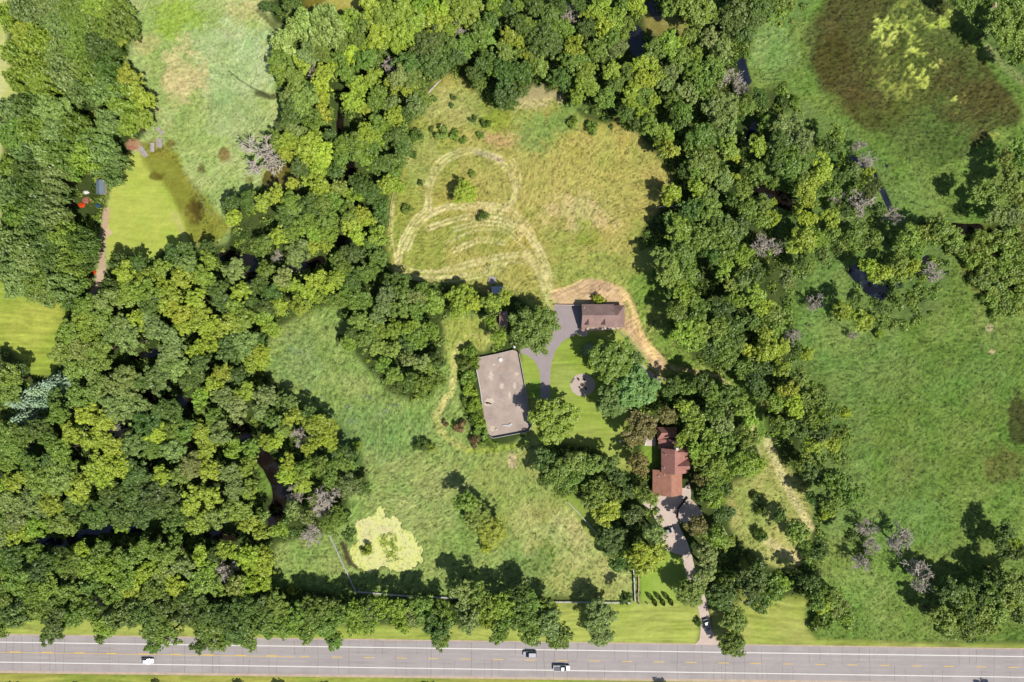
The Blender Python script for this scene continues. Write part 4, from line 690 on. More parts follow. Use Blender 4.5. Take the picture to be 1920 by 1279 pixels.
# trees that carry the woods on past the frame
edge = []
def far_tree(x, y, c): 
    Rm = r_.uniform(3.6, 5.4); h = r_.uniform(9, 14); edge.append(dict(x=x, y=y, R=Rm, h=h, col=leafcol(c, r_), rot=r_.uniform(0, 6.28), var=int(r_.integers(0, 1000)), form='round'))
for _ in range(900):
    px, py = r_.uniform(-170, 2090), r_.uniform(-150, 1440)
    if -6 < px < 1926 and -8 < py < 1287: continue
    if (py > 1170 and py < 1303) or (px < 0 and (py < 60 or 540 < py < 690)) or (px > 1900 and 230 < py < 1000) or (py < 0 and (230 < px < 480 or 560 < px < 690 or 1500 < px < 1830)) or (py > 1280 and random.random() < .6): continue
    far_tree((px-960)*S, (639.5-py)*S, random.choice('dmlyog'))
for (px, py, R, h) in ((1252,1300,3.4,9),(40,1296,2.2,5),(110,1299,2,4.6),(150,1296,2.2,5),(190,1298,2,4.4),(300,1292,2.8,6),(340,1296,2,5),(455,1294,2.6,6),(470,1296,2,5),(560,1297,2,4.6),(25,1293,2,5)):
    x, y, _ = W(px, py); edge.append(dict(x=x, y=y, R=R, h=h, col=leafcol('d', r_), rot=1., var=int(px), form='round'))
massmesh('woodland', mass + edge, 1900, 'mixed green woodland filling in between the larger trees')
# undergrowth on the shaded floor of the woods
cx = np.searchsorted(xs, 0); Vs, Cs = [], []; k = 0
FL = np.zeros((NY, NX))
for P in flat:
    w, m = pmask(P, 0, 1); FL[w] = np.maximum(FL[w], m)
while k < 6500:
    gx, gy = r_.uniform(-190, 190), r_.uniform(-128, 128); i, j = np.searchsorted(xs, gx), np.searchsorted(ys, gy)
    if OPEN[j, i] > .25 or CUT[j, i] > .05 or FL[j, i] > .02: k += .2; continue
    k += 1; rad = r_.uniform(.9, 2.2); n = 34; d = unit(n) if False else r_.normal(size=(n, 3)); d /= np.linalg.norm(d, axis=1, keepdims=True); d[:, 2] = np.abs(d[:, 2])
    c = d*rad*r_.uniform(.6, 1.05, (n, 1))*[1, 1, .9] + [gx, gy, .05]; rng = r_; q = quads(c, d + r_.normal(size=(n, 3))*.4 + [0, 0, .3], r_.uniform(.25, .5, n))
    Vs.append(q); Cs.append(np.tile(np.append(leafcol(random.choice('dmmlo'), r_), 1), (len(q), 1)))
V = np.vstack(Vs); me = npmesh('undergrowth', V, np.arange(len(V)).reshape(-1, 4), M['leafs']); a = me.color_attributes.new('tint', 'FLOAT_COLOR', 'POINT'); a.data.foreach_set('color', np.vstack(Cs).astype(np.float32).ravel())
tag(link('undergrowth', me), 'low leafy undergrowth on the shaded woodland floor', kind='stuff')

# tussocks of long grass and reeds standing in the unmown ground
r2 = np.random.default_rng(31); k = 0; C_, T_ = [], []
tall = np.where((HG > .26) & (OPEN > .6) & (CUT < .02) & (np.abs(GX) < 195) & (np.abs(GY) < 135)); pick = r2.choice(len(tall[0]), 16000, replace=False); jj, ii = tall[0][pick], tall[1][pick]
nb = 7; base = np.stack([GX[jj, ii], GY[jj, ii], Z[jj, ii]], 1).repeat(nb, 0); hh = HG[jj, ii].repeat(nb); tint = col[jj, ii].repeat(nb, 0)*r2.uniform(.75, 1.2, (len(jj), 1)).repeat(nb, 0)
c = base + np.stack([r2.normal(0, .28, len(base)), r2.normal(0, .28, len(base)), hh*r2.uniform(.2, .9, len(base))], 1); rng = r2
V = quads(c, r2.normal(size=(len(c), 3))*.7 + [0, 0, .8], r2.uniform(.1, .3, len(c)), .4); me = npmesh('tall_grass', V, np.arange(len(V)).reshape(-1, 4), M['leafs']); a = me.color_attributes.new('tint', 'FLOAT_COLOR', 'POINT')
a.data.foreach_set('color', np.concatenate([tint*1.1, np.ones((len(tint), 1))], 1).repeat(4, 0).astype(np.float32).ravel()); tag(link('tall_grass', me), 'tussocks of long grass and reeds in the unmown fields and marsh', kind='stuff')

# ------------------------------------------------------------------ buildings
def rect(px0, px1, py0, py1, z):
    a = W(px0, py1, z); b = W(px1, py0, z); return a[0], b[0], a[1], b[1]
def roof_solid(org, r, ze, zr, axis, rp, hip=(0, 0), t=.18):
    """closed gable or hip roof over the rectangle r; ridge along axis at coordinate rp; hip lengths at its two ends"""
    x0, x1, y0, y1 = r; m = MB(org)
    if axis == 'x': c = [(x0,y0,ze),(x1,y0,ze),(x1,y1,ze),(x0,y1,ze)]; r0 = (x0+hip[0], rp, zr); r1 = (x1-hip[1], rp, zr)
    else: c = [(x1,y0,ze),(x1,y1,ze),(x0,y1,ze),(x0,y0,ze)]; r0 = (rp, y0+hip[0], zr); r1 = (rp, y1-hip[1], zr)
    lo = [(a, b, z-t) for a, b, z in c]
    m.add(c + lo + [r0, r1], [(0,1,9,8),(2,3,8,9),(1,2,9),(3,0,8),(0,4,5,1),(1,5,6,2),(2,6,7,3),(3,7,4,0),(7,6,5,4)])
    return m
def wall_solid(org, r, ze, zr, axis, rp, ins=.4, hip=(0, 0)):
    x0, x1, y0, y1 = r; x0 += ins; x1 -= ins; y0 += ins; y1 -= ins; m = MB(org); zt = ze - .22
    return m.box(x0, x1, y0, y1, -.02, zt)
def windows(parent, org, side, spots, z0, z1, w, plane):
    for s in spots:
        fr = MB(org); pn = MB(org)
        if side in 'ns':
            o = .03 if side == 'n' else -.03; fr.box(s-w/2-.08, s+w/2+.08, min(plane, plane+o*2), max(plane, plane+o*2), z0-.08, z1+.08); pn.box(s-w/2, s+w/2, min(plane+o*2, plane+o*2.6), max(plane+o*2, plane+o*2.6), z0, z1)
        else:
            o = .03 if side == 'e' else -.03; fr.box(min(plane, plane+o*2), max(plane, plane+o*2), s-w/2-.08, s+w/2+.08, z0-.08, z1+.08); pn.box(min(plane+o*2, plane+o*2.6), max(plane+o*2, plane+o*2.6), s-w/2, s+w/2, z0, z1)
        f = fr.build('window', M['trim'], parent); pn.build('pane', M['glass'], f)
# ---- brown-roofed barn
r = rect(1090, 1171, 572.5, 614, 3.2); org = ((r[0]+r[1])/2, (r[2]+r[3])/2, 0); ry = W(1120, 591, 7.0)[1]
barn = empty('barn', org, 'barn with brown shingle roof and two dormers beside the asphalt drive', 'barn')
wall_solid(org, r, 3.2, 7, 'x', ry).build('wall', M['siding'], barn)
gab = MB(org); gab.add([(r[0]+.42, r[2]+.5, 3.0),(r[0]+.42, r[3]-.5, 3.0),(r[0]+.42, ry, 6.8),(r[0]+.55, r[2]+.5, 3.0),(r[0]+.55, r[3]-.5, 3.0),(r[0]+.55, ry, 6.8)], [(0,1,2),(5,4,3),(0,3,4,1),(1,4,5,2),(2,5,3,0)]); gab.build('gable', M['siding'], barn)
roof_solid(org, r, 3.2, 7, 'x', ry, (0, 2.9)).build('roof', M['shingle_brown'], barn)
xd = W(1153, 590, 6)[0]; yd = W(1120, 570.5, 4.1)[1]
d = MB(org); x0 = r[0]+.01; d.add([(x0, ry-.02, 7.02),(xd, ry-.02, 7.02),(xd, yd, 4.1),(x0, yd, 4.1),(x0, ry-.02, 6.9),(xd, ry-.02, 6.9),(xd, yd, 3.9),(x0, yd, 3.9)], [(0,1,2,3),(7,6,5,4),(0,4,5,1),(1,5,6,2),(2,6,7,3),(3,7,4,0)])
sd = d.build('shed_dormer', M['shingle_brown'], barn)
dw = MB(org); dw.box(x0+.3, xd-.3, yd-.7, yd-.5, 2.98, 3.92); dw.build('dormer_wall', M['siding'], sd)
for cx_ in (1103.0, 1133.5):
    z1 = 6.1; a = W(cx_, 612.3, 4.4); hw = 1.15; yb = ry - .3; yf = a[1] + .55
    m = MB(org); m.add([(a[0]-hw, yf, 4.55),(a[0]+hw, yf, 4.55),(a[0]+hw, yf+1.6, 4.55),(a[0]-hw, yf+1.6, 4.55),(a[0], yf, z1),(a[0], yb-.6, z1)], [(0,1,4),(1,2,5,4),(2,3,5),(3,0,4,5),(3,2,1,0)])
    dm = m.build('dormer', M['shingle_brown'], barn)
    MB(org).box(a[0]-hw+.2, a[0]+hw-.2, yf+.25, yf+1.4, 3.6, 4.6).build('dormer_wall', M['siding'], dm)
    MB(org).box(a[0]-.35, a[0]+.35, yf+.2, yf+.25, 3.85, 4.45).build('window', M['glass'], dm)
pr = rect(1090.5, 1098, 612, 621.5, 2.7); po = MB(org); po.add([(pr[0],pr[2],2.6),(pr[1],pr[2],2.6),(pr[1],pr[3],3.25),(pr[0],pr[3],3.25),(pr[0],pr[2],2.5),(pr[1],pr[2],2.5),(pr[1],pr[3],3.12),(pr[0],pr[3],3.12)], [(0,1,2,3),(7,6,5,4),(0,4,5,1),(1,5,6,2),(2,6,7,3),(3,7,4,0)])
ph = po.build('porch_roof', M['shingle_brown'], barn)
for xx in (pr[0]+.12, pr[1]-.12): MB(org).box(xx-.07, xx+.07, pr[2]+.1, pr[2]+.24, 0, 2.52).build('post', M['trim'], ph)
va = W(1096, 577, 6); MB(org).cyl((va[0], va[1], 5.4), .12, .7, 10).build('vent_pipe', M['white_plastic'], barn)
for k in (0, 1): 
    yy = r[2] + 2.2 + k*3.4; MB(org).box(r[0]+.34, r[0]+.40, yy-1.35, yy+1.35, 0, 2.4).build('garage_door', M['door'], barn)
windows(barn, org, 's', [r[0]+5, r[0]+8, r[0]+11], 1, 2.2, 1.1, r[2]+.4)
# ---- red-roofed house: four joined blocks
o0 = W(1257, 868, 3); org = (o0[0], o0[1], 0)
house = empty('house', org, 'long house with stepped red-brown roofs and two east dormers among trees', 'house')
def block(px0, px1, py0, py1, ze, zr, axis, ridge_px, mat, hip=(0, 0), gable=True):
    r = rect(px0, px1, py0, py1, ze)
    rp = W(ridge_px, 860, zr)[0] if axis == 'y' else W(1250, ridge_px, zr)[1]
    wall_solid(org, r, ze, zr, axis, rp).build('wall', M['brick'], house)
    if gable:
        g = MB(org); zt = ze - .25
        for e in (0, 1):
            if hip[e] > 0: continue
            if axis == 'y':
                y = r[2]+.42 if e == 0 else r[3]-.55; k = .93
                g.add([(r[0]+.5, y, zt),(r[1]-.5, y, zt),(rp, y, zr-.2),(r[0]+.5, y+.13, zt),(r[1]-.5, y+.13, zt),(rp, y+.13, zr-.2)], [(0,1,2),(5,4,3),(0,3,4,1),(1,4,5,2),(2,5,3,0)])
            else:
                x = r[0]+.42 if e == 0 else r[1]-.55
                g.add([(x, r[2]+.5, zt),(x, r[3]-.5, zt),(x, rp, zr-.2),(x+.13, r[2]+.5, zt),(x+.13, r[3]-.5, zt),(x+.13, rp, zr-.2)], [(0,1,2),(5,4,3),(0,3,4,1),(1,4,5,2),(2,5,3,0)])
        if g.v: g.build('gable', M['brick'], house)
    rf = roof_solid(org, r, ze, zr, axis, rp, hip).build('roof', mat, house)
    return r, rp, rf
g1, rp1, _ = block(1223.5, 1279, 880.5, 928, 2.9, 6.2, 'y', 1259, M['shingle_rust'])
g2, rp2, rf2 = block(1240, 1291, 840.5, 887, 5.0, 8.4, 'y', 1265.5, M['shingle_red'])
g3, rp3, _ = block(1234.5, 1287.5, 823.5, 841.5, 3.0, 5.9, 'y', 1273, M['shingle_red'])
g4, rp4, _ = block(1232.5, 1269, 801, 824.5, 2.9, 5.2, 'x', 812, M['shingle_red'], (1.0, .9))
for cy_ in (846.5, 872.5):
    a = W(1282, cy_, 6.3); m = MB(org); xf = a[0]+2.2; hw = 1.6; ze_, zr_ = 6.0, 8.1
    m.add([(xf, a[1]-hw, ze_),(xf, a[1]+hw, ze_),(xf-2.6, a[1]+hw, ze_),(xf-2.6, a[1]-hw, ze_),(xf-.5, a[1], zr_),(xf-4.6, a[1], zr_)], [(0,1,4),(1,2,5,4),(3,0,4,5),(2,3,5),(3,2,1,0)])
    dm = m.build('dormer', M['shingle_red'], house); MB(org).box(xf-1.4, xf-.25, a[1]-hw+.25, a[1]+hw-.25, 4.7, 5.92).build('dormer_wall', M['brick'], dm)
    MB(org).box(xf-.25, xf-.2, a[1]-.5, a[1]+.5, 5, 5.7).build('window', M['glass'], dm)
ch = W(1269.5, 842, 8.6); MB(org).box(ch[0]-.45, ch[0]+.45, ch[1]-.45, ch[1]+.45, 5.2, 8.9).build('chimney', M['trim'], house)
for px_, py_, z_ in ((1248, 852.5, 6.6), (1245, 877, 6.2), (1245.5, 890.5, 5.0), (1235, 893, 4.2)):
    v = W(px_, py_, z_); MB(org).cyl((v[0], v[1], z_-.8), .12, 1.2, 8).build('vent_pipe', M['white_plastic'], house)
for gx in (g1[0]+2.4, g1[0]+6.4): MB(org).box(gx-1.3, gx+1.3, g1[2]+.34, g1[2]+.395, 0, 2.3).build('garage_door', M['door'], house)
windows(house, org, 'w', [g2[2]+2, g2[2]+4.6, g2[2]+7], 1, 2.4, 1.2, g2[0]+.4); windows(house, org, 'e', [g2[2]+2.5, g2[2]+6], 1, 2.4, 1.2, g2[1]-.4)
t = W(1236, 828, .4); pt = empty('patio', (t[0]-4, t[1], 0), 'pale stone patio corner beside the red-roofed house', 'patio'); 
p0 = (t[0]-4, t[1], 0); MB(p0).box(t[0]-5.2, t[0]-1.2, t[1]-1.6, t[1]+1.4, -.02, .1).build('slab', M['concrete'], pt); MB(p0).box(t[0]-5.1, t[0]-4.7, t[1]-1.2, t[1]+1.2, .1, .75).build('bench', M['white_plastic'], pt)
# garage side wall behind the drive corner
def fence(name, label, cat, P, h, mat, rails=2, step=2.4, rw=.12, rh=.14, pw=.14, group=None):
    pts = [np.array(W(x, y, 0)) for x, y in P]; org = tuple(pts[0]); e = empty(name, org, label, cat, group)
    for i in range(rails):
        m = MB(org); z = h*(i+.75)/rails - .1 if rails > 1 else h - .16
        for a, b in zip(pts[:-1], pts[1:]): m.bar(a + [0, 0, z], b + [0, 0, z], rw, rh)
        m.build('rail', mat, e)
    for a, b in zip(pts[:-1], pts[1:]):
        L = np.linalg.norm(b-a); n = max(1, int(L/step))
        for k in range(n + 1): p = a + (b-a)*k/n; MB(org).box(p[0]-pw/2, p[0]+pw/2, p[1]-pw/2, p[1]+pw/2, -.3, h+.08).build('post', mat, e)
    return e
fence('rail_fence', 'white rail fence running past the duckweed pond and turning into roadside shade', 'fence', [(619,1002),(668,1108),(760,1116),(960,1125),(1035,1127.5)], 1.2, M['whitewood'], 2, 3, rw=.2)
fence('rail_fence', 'straight white rail fence at the bottom edge of the rough meadow', 'fence', [(1040,1127.5),(1110,1128),(1182,1129)], 1.2, M['whitewood'], 2, 3, rw=.24)
fence('rail_fence', 'white rail fence slanting beside the dark round trees above the meadow', 'fence', [(1065,940),(1090,967),(1118,999)], 1.2, M['whitewood'], 2, 3, rw=.22)
fence('rail_fence', 'short white rail fence beside the front lawn, bowed slightly', 'fence', [(1187,1066),(1188.5,1092),(1190,1128)], 1.2, M['whitewood'], 2, 3, rw=.34)
fence('rail_fence', 'short white rail fence half hidden in trees above the straw strip', 'fence', [(1352,984),(1362,1002),(1372,1022)], 1.2, M['whitewood'], 2, 3, rw=.2)
fence('timber_rail', 'single tan timber rail lying along the front lawn edge', 'rail', [(1197,1070),(1197,1100),(1196.5,1127)], .8, M['tanwood'], 1, 4, rw=.32, rh=.2)
fence('board_fence', 'dark timber fence climbing from the barn corner along the straw bank', 'fence', [(1155,616),(1176,636),(1199,660)], 1.1, M['greywood'], 2, 2.4, rw=.22)
fence('board_fence', 'grey timber fence between the planting bed and the straw bank', 'fence', [(1212,682),(1236,704),(1262,722)], 1.1, M['greywood'], 2, 2.4, rw=.22)
fence('wire_fence', 'thin grey post fence on the left edge of the hayfield', 'fence', [(740,355),(733,390),(731,425)], 1.1, M['deadwood'], 1, 3, rw=.1)
fence('log_fence', 'low pale log edging at the upper left corner of the hayfield', 'fence', [(800,178),(812,164),(826,152)], .6, M['deadwood'], 1, 3, rw=.2)
# retaining wall above the asphalt drive
a, b = np.array(W(1038, 572, 0)), np.array(W(1092, 573, 0)); rw_ = empty('retaining_wall', tuple(a), 'low pale wall closing the top of the asphalt drive', 'wall')
MB(tuple(a)).bar(a, b, .35, .75).build('wall', M['darkwood'], rw_); MB(tuple(a)).bar(a + [0, 0, .75], b + [0, 0, .75], .3, .08).build('cap', M['concrete'], rw_)
# board wall round the sandy arena
org = W(895, 671); aw = empty('arena_wall', org, 'dark board wall with pale cap enclosing the sandy arena', 'wall')
segs = [[(898.5,670.3),(930,664),(963.5,656)], [(973,661.5),(984,720),(996.5,797.5),(991,808.5),(925,821),(915,816),(909.5,788)], [(905,760),(901,730),(893,690),(891.5,680),(895.5,671)]]
for P in segs:
    for p, q in zip(P[:-1], P[1:]):
        a, b = np.array(W(*p)), np.array(W(*q)); hh = .5 if p[0] < 906 and p[1] > 671 else 1.15
        m = MB(org); m.bar(a, b, .16, hh).build('panel', M['darkwood'], aw); m = MB(org); m.bar(a + [0, 0, hh], b + [0, 0, hh], .13 if hh > 1 else .3, .05).build('cap', M['whitewood'], aw)
for p in ((963.5,656),(973,661.5)):
    a = W(*p); MB(org).cyl((a[0], a[1], 0), .28, 1.6, 12).build('gate_post', M['darkwood'], aw)
# ------------------------------------------------------------------ small things
def shed(name, label, px0, px1, py0, py1, ze, zr, mat, cat='shed', wall='siding'):
    r = rect(px0, px1, py0, py1, ze); org = ((r[0]+r[1])/2, (r[2]+r[3])/2, 0); e = empty(name, org, label, cat); lx = r[1]-r[0] > r[3]-r[2]; ax = 'x' if lx else 'y'; rp = (r[2]+r[3])/2 if lx else (r[0]+r[1])/2
    wall_solid(org, r, ze, zr, ax, rp, .2).build('wall', M[wall], e); roof_solid(org, r, ze, zr, ax, rp, t=.08).build('roof', mat, e)
    d = MB(org)
    if lx: d.box(org[0]-.5, org[0]+.5, r[2]+.12, r[2]+.19, 0, 1.9)
    else: d.box(r[0]+.12, r[0]+.19, org[1]-.5, org[1]+.5, 0, 1.9)
    d.build('door', M['darkwood'], e); return e
shed('metal_shed', 'small pale metal-roofed shed under trees below the square pallet deck', 921.5, 944, 537, 551, 2.0, 2.5, M['tin'])
shed('long_shed', 'narrow brown-roofed shed between bushes and the asphalt drive maple', 936, 952, 584, 612, 2.3, 3.0, M['shingle_brown'])
shed('metal_shed', 'slate-blue metal-roofed shed half under trees above the orange tarp', 180, 195, 337, 364, 2.4, 2.9, M['tin_dark'])
shed('garden_shed', 'tan-roofed little shed in deep shade at the upper edge of the marsh', 1860, 1869, 3, 14, 2.2, 2.7, M['tanwood'])
def platform(label, px, py, w, l, rot, h=.45, name='wooden_platform', cat='platform', mat='greywood', arch=False, group=None):
    c = W(px, py, h); e = empty(name, (c[0], c[1], 0), label, cat, group, rot); n = max(4, int(l/.4)); 
    b = MB()
    if arch:
        for k in range(7):
            a0, a1 = math.pi*k/7, math.pi*(k+1)/7; q = [(-w/2*math.cos(a0), -l/2, h+.35*math.sin(a0)), (-w/2*math.cos(a1), -l/2, h+.35*math.sin(a1)), (-w/2*math.cos(a1), l/2, h+.35*math.sin(a1)), (-w/2*math.cos(a0), l/2, h+.35*math.sin(a0))]; b.slab(q, .06)
    else:
        for k in range(n): y0 = -l/2 + l*k/n; b.box(-w/2, w/2, y0+.02, y0+l/n-.02, h-.06, h + .004*(k % 3))
    b.build('deck', M[mat], e)
    for sx in (-1, 1):
        m = MB(); m.box(sx*(w/2-.1)-.06, sx*(w/2-.1)+.06, -l/2+.05, l/2-.05, h-.2, h-.065); m.build('beam', M['greywood'], e)
        for sy in (-1, 1): MB().box(sx*(w/2-.1)-.07, sx*(w/2-.1)+.07, sy*(l/2-.25)-.07, sy*(l/2-.25)+.07, 0, h-.205).build('leg', M['greywood'], e)
    return e
GP = 'weathered wooden platforms by the pale field'
platform('short narrow grey plank platform nearest the trees, tilted towards the field', 299.6, 245.7, 1.15, 3.2, .65, group=GP)
platform('squarish grey plank platform standing upright beside the olive wet patch', 298.5, 268, 2.05, 3.4, 0.02, group=GP)
platform('grey arched platform with bright ridge between two flat ones', 285, 276.5, 1.6, 3.3, -.05, arch=True, group=GP)
platform('longest grey plank platform, tilted, next to the red pavers', 268, 284.5, 1.9, 4.1, .62, group=GP)
platform('square pale pallet deck lying in cut hay above the metal shed', 923, 525, 2.6, 2.5, -.2, h=.3, name='pallet_deck', cat='deck')
def lump(name, label, cat, px, py, rx, ry, h, mat, seed, rot=0, group=None):
    """draped or heaped thing: irregular dome with folds"""
    rr = np.random.default_rng(seed); c = W(px, py, 0); V = []; F = []; n = 14; mcount = 5
    for k in range(mcount):
        t = k/(mcount-1)
        for i in range(n):
            a = 6.283*i/n; q = (1-t)**.6*(1 + rr.normal(0, .1)); V.append((rx*q*math.cos(a), ry*q*math.sin(a), h*(1-(1-t)**2)*(1 + rr.normal(0, .12))))
    for k in range(mcount-1):
        for i in range(n): F.append((k*n+i, k*n+(i+1) % n, (k+1)*n+(i+1) % n, (k+1)*n+i))
    m = MB(); m.add(V, F); o = m.build(name, mat, None, c); o.rotation_euler[2] = rot; tag(o, label, cat, group); return o
lump('paver_pad', 'patch of loose red pavers beside the longest wooden platform', 'pavers', 246, 276, 1.3, .7, .12, M['redbrick'], 3)
lump('tarp', 'bright orange tarp crumpled among junk under the trees', 'tarp', 153, 384.5, 1.3, .95, .7, M['orange'], 4)
lump('tarp', 'small orange tarp beside the dirt track under dark trees', 'tarp', 177, 511, .9, .7, .5, M['orange'], 5)
lump('tarp', 'tan-orange sheet beside the dirt track, just below the smaller orange tarp', 'tarp', 169, 523, .6, .5, .4, M['tanwood'], 8)
lump('tarp', 'white sheet bundled under trees left of the slate-blue shed', 'tarp', 161, 361, 1.2, .7, .5, M['white_plastic'], 6)
lump('rubble_heap', 'reddish rubble heap between the orange tarp and blue barrel', 'heap', 163, 376, 1.8, 1.3, .5, M['redbrick'], 7)
def barrel(label, px, py, r, h, mat, name='barrel', cat='barrel'):
    c = W(px, py, 0); e = empty(name, c, label, cat); m = MB(); rings = []
    for z, k in ((0, .9), (.1, 1), (.5, 1.08), (.9, 1), (1, .92)): rings.append([(r*k*math.cos(6.283*i/16), r*k*math.sin(6.283*i/16), h*z) for i in range(16)])
    m.loft(rings).build('drum', mat, e); MB().cyl((0, 0, h), r*.8, .04, 16).build('lid', mat, e); return e
barrel('blue barrel standing at the edge of the junk beside the mown grass', 185.5, 387, .65, 1.0, M['blue'])
barrel('white round tub lying out near the top of the arena', 938.5, 674.5, .75, .5, M['white_plastic'], 'tub', 'tub')
barrel('white round container on the grass at the lawn edge by the bronze trees', 1162, 827, .45, .9, M['white_plastic'], 'container', 'container')
barrel('white container in the shade between trees left of the house', 1108, 914, .45, .9, M['white_plastic'], 'container', 'container')
barrel('white planter at the gate corner of the arena', 964.5, 651, .42, .8, M['white_plastic'], 'planter', 'planter')
barrel('white bucket on a snag at the edge of the pale field', 519, 236, .4, .7, M['white_plastic'], 'bucket', 'bucket')
for px_, py_, lb in ((1197.5,1131,'white gate post at the foot of the tan timber rail'), (1213,1131,'white gate post nearer the three dark arborvitae'), (1389.5,1125,'white marker post at the grass edge under the dark trees')):
    c = W(px_, py_, 0); e = empty('gate_post', c, lb, 'post'); MB().box(-.14, .14, -.14, .14, -.2, 1.3).build('shaft', M['whitewood'], e); m = MB(); m.add([(-.2,-.2,1.3),(.2,-.2,1.3),(.2,.2,1.3),(-.2,.2,1.3),(0,0,1.5)], [(0,1,4),(1,2,4),(2,3,4),(3,0,4),(3,2,1,0)]); m.build('cap', M['whitewood'], e)
def frame(name, label, cat, px, py, w, l, h, rot, mat, group=None, slats=4):
    """open pallet or jump rail: slats on two bearers"""
    c = W(px, py, 0); e = empty(name, c, label, cat, group, rot)
    for k in range(slats): y = -l/2 + l*(k+.5)/slats; MB().box(-w/2, w/2, y-l/slats*.32, y+l/slats*.32, h-.05, h).build('slat', mat, e)
    for sx in (-1, 1): MB().box(sx*w*.42-.06, sx*w*.42+.06, -l/2, l/2, 0, h-.055).build('bearer', mat, e)
    return e
frame('pallet', 'pale open pallet on the arena sand below the white tub', 'pallet', 941.5, 690.5, 1.5, 1.0, .18, -.7, M['tanwood'])
frame('pallet', 'pale pallet leaning flat beside the white jump pieces', 'pallet', 956, 797, 1.6, .8, .5, .6, M['white_plastic'])
frame('bench', 'long white slatted bench on the lower arena sand', 'bench', 948, 797.5, 1.9, .5, .45, .03, M['white_plastic'])
frame('pole', 'single white pole lying on the arena sand', 'pole', 915.5, 707.5, 1.0, .2, .12, .55, M['white_plastic'], slats=1)
frame('mat', 'cream rectangular mat on the lower left arena sand', 'mat', 923, 803.5, 1.5, 2.0, .1, -.35, M['cream'], slats=5)
frame('crate', 'small white crate next to the cream mat', 'crate', 930.5, 805.5, .6, .6, .4, .2, M['white_plastic'], slats=3)
frame('bench', 'long grey bench on the left rim of the gravel circle', 'bench', 1074.5, 714.5, 2.1, .55, .45, 1.0, M['greywood'], slats=3)
fp = empty('fire_pit', W(1092, 722, 0), 'round stone fire pit in the middle of the gravel circle', 'fire pit')
rg = MB()
for i in range(10): 
    a = 6.283*i/10; rg.cyl((.55*math.cos(a), .55*math.sin(a), 0), .17, .3, 7)
rg.build('stone_ring', M['stone'], fp); MB().cyl((0, 0, 0), .42, .06, 12).build('ash_bed', M['rubber'], fp)
for i, (px_, py_, rot, w) in enumerate(((1085,712,.4,'upper left of'),(1095.5,712,-.5,'upper right of'),(1087,726.5,2.4,'lower left of'),(1096.5,725.5,-2.2,'right of'),(1098.5,729,-2.6,'lower right of'))):
    e = empty('garden_chair', W(px_, py_, 0), f'dark garden chair {w} the stone fire pit', 'chair', 'chairs round the fire pit', rot)
    MB().box(-.3, .3, -.28, .28, .38, .44).build('seat', M['darkwood'], e); MB().box(-.3, .3, .285, .34, .44, 1.0).build('backrest', M['darkwood'], e)
    for sx in (-1, 1):
        for sy in (-1, 1): MB().box(sx*.25-.03, sx*.25+.03, sy*.22-.03, sy*.22+.03, 0, .375).build('leg', M['darkwood'], e)
for i, (px_, py_, s_, lb) in enumerate(((1227,715,.8,'large dark rock in the gravel planting bed'),(1237,712,.6,'round rock at the outer rim of the planting bed'),(1226,721,.45,'small rock low in the planting bed'),(1229,706,.4,'small rock at the top of the planting bed'),(1283,937,.5,'dark rock in the gravel bed right of the concrete drive'),(1290,941,.4,'lesser rock in the gravel bed by the garage corner'))):
    lump('rock', lb, 'rock', px_, py_, s_, s_*.8, s_*.7, M['stone'], 30+i, group='rocks in the gravel beds')
lump('tarp', 'small orange-tan sheet on the gravel bed right of the concrete drive', 'tarp', 1297, 943, .5, .5, .2, M['tanwood'], 40)
cw = empty('curb_wall', W(1272, 953), 'dark low timber wall dividing concrete drive and gravel bed', 'wall'); org = W(1272, 953)
for p, q in (((1289,932),(1271,953)), ((1271,953),(1270,972))):
    a, b = np.array(W(*p)), np.array(W(*q)); MB(org).bar(a, b, .3, .9).build('timber', M['darkwood'], cw)
# arborvitae: narrow evergreens throwing leaf-shaped shadows on the lawn
def arb_pts():
    global rng
    rng = np.random.default_rng(77); k = 900; t = rng.random(k); a = rng.uniform(0, 6.283, k); q = np.sin(np.clip(t*.93+.07, 0, 1)*math.pi)**.7*(1-t*.35)*rng.uniform(.8, 1.05, k)
    c = np.stack([np.cos(a)*q, np.sin(a)*q, .12 + t*2.88], 1); return quads(c, np.stack([np.cos(a), np.sin(a), .35+0*a], 1) + rng.normal(size=(k, 3))*.3, rng.uniform(.09, .17, k), .6, np.tile([[0, 0, 1.]], (k, 1)))
AM = leaf_mesh('crown', arb_pts())
for px_, py_, lb in ((1224,1124,'dark narrow arborvitae on the lawn, nearest the white gate post'), (1239,1123.5,'dark narrow arborvitae between two others on the lawn'), (1254,1123,'dark narrow arborvitae on the lawn, nearest the olive-green tree')):
    e = empty('arborvitae', W(px_, py_), lb, 'evergreen', 'arborvitae in a row on the lawn'); o = link('crown', AM, e); o.scale = (1.05, 1.05, 2.0); o.color = (*leafcol('d', r_), 1); t = link('trunk', TSP, e); t.scale = (.9, .9, 1.9)
# fallen pale logs
for (x0, y0, x1, y1, lb) in ((1235,388,1268,386,'pale fallen trunk at the right corner of the hayfield'), (802,176,825,152,'fallen pale trunk at the upper left hayfield corner'), (1690,572,1695,580,'pale log at the end of the small dark-blue pond')):
    a, b = np.array(W(x0, y0, .4)), np.array(W(x1, y1, .4)); v, f = tube_net([(a*0, b-a, .22, .1), ((b-a)*.5, (b-a)*.75 + [.3, 1.2, .2], .09, .04), ((b-a)*.7, (b-a)*.9 + [.2, -1, .3], .08, .03)], 6); o = link('fallen_log', npmesh('fallen_log', v, f, M['deadwood'], True), None, tuple(a)); tag(o, lb, 'log')
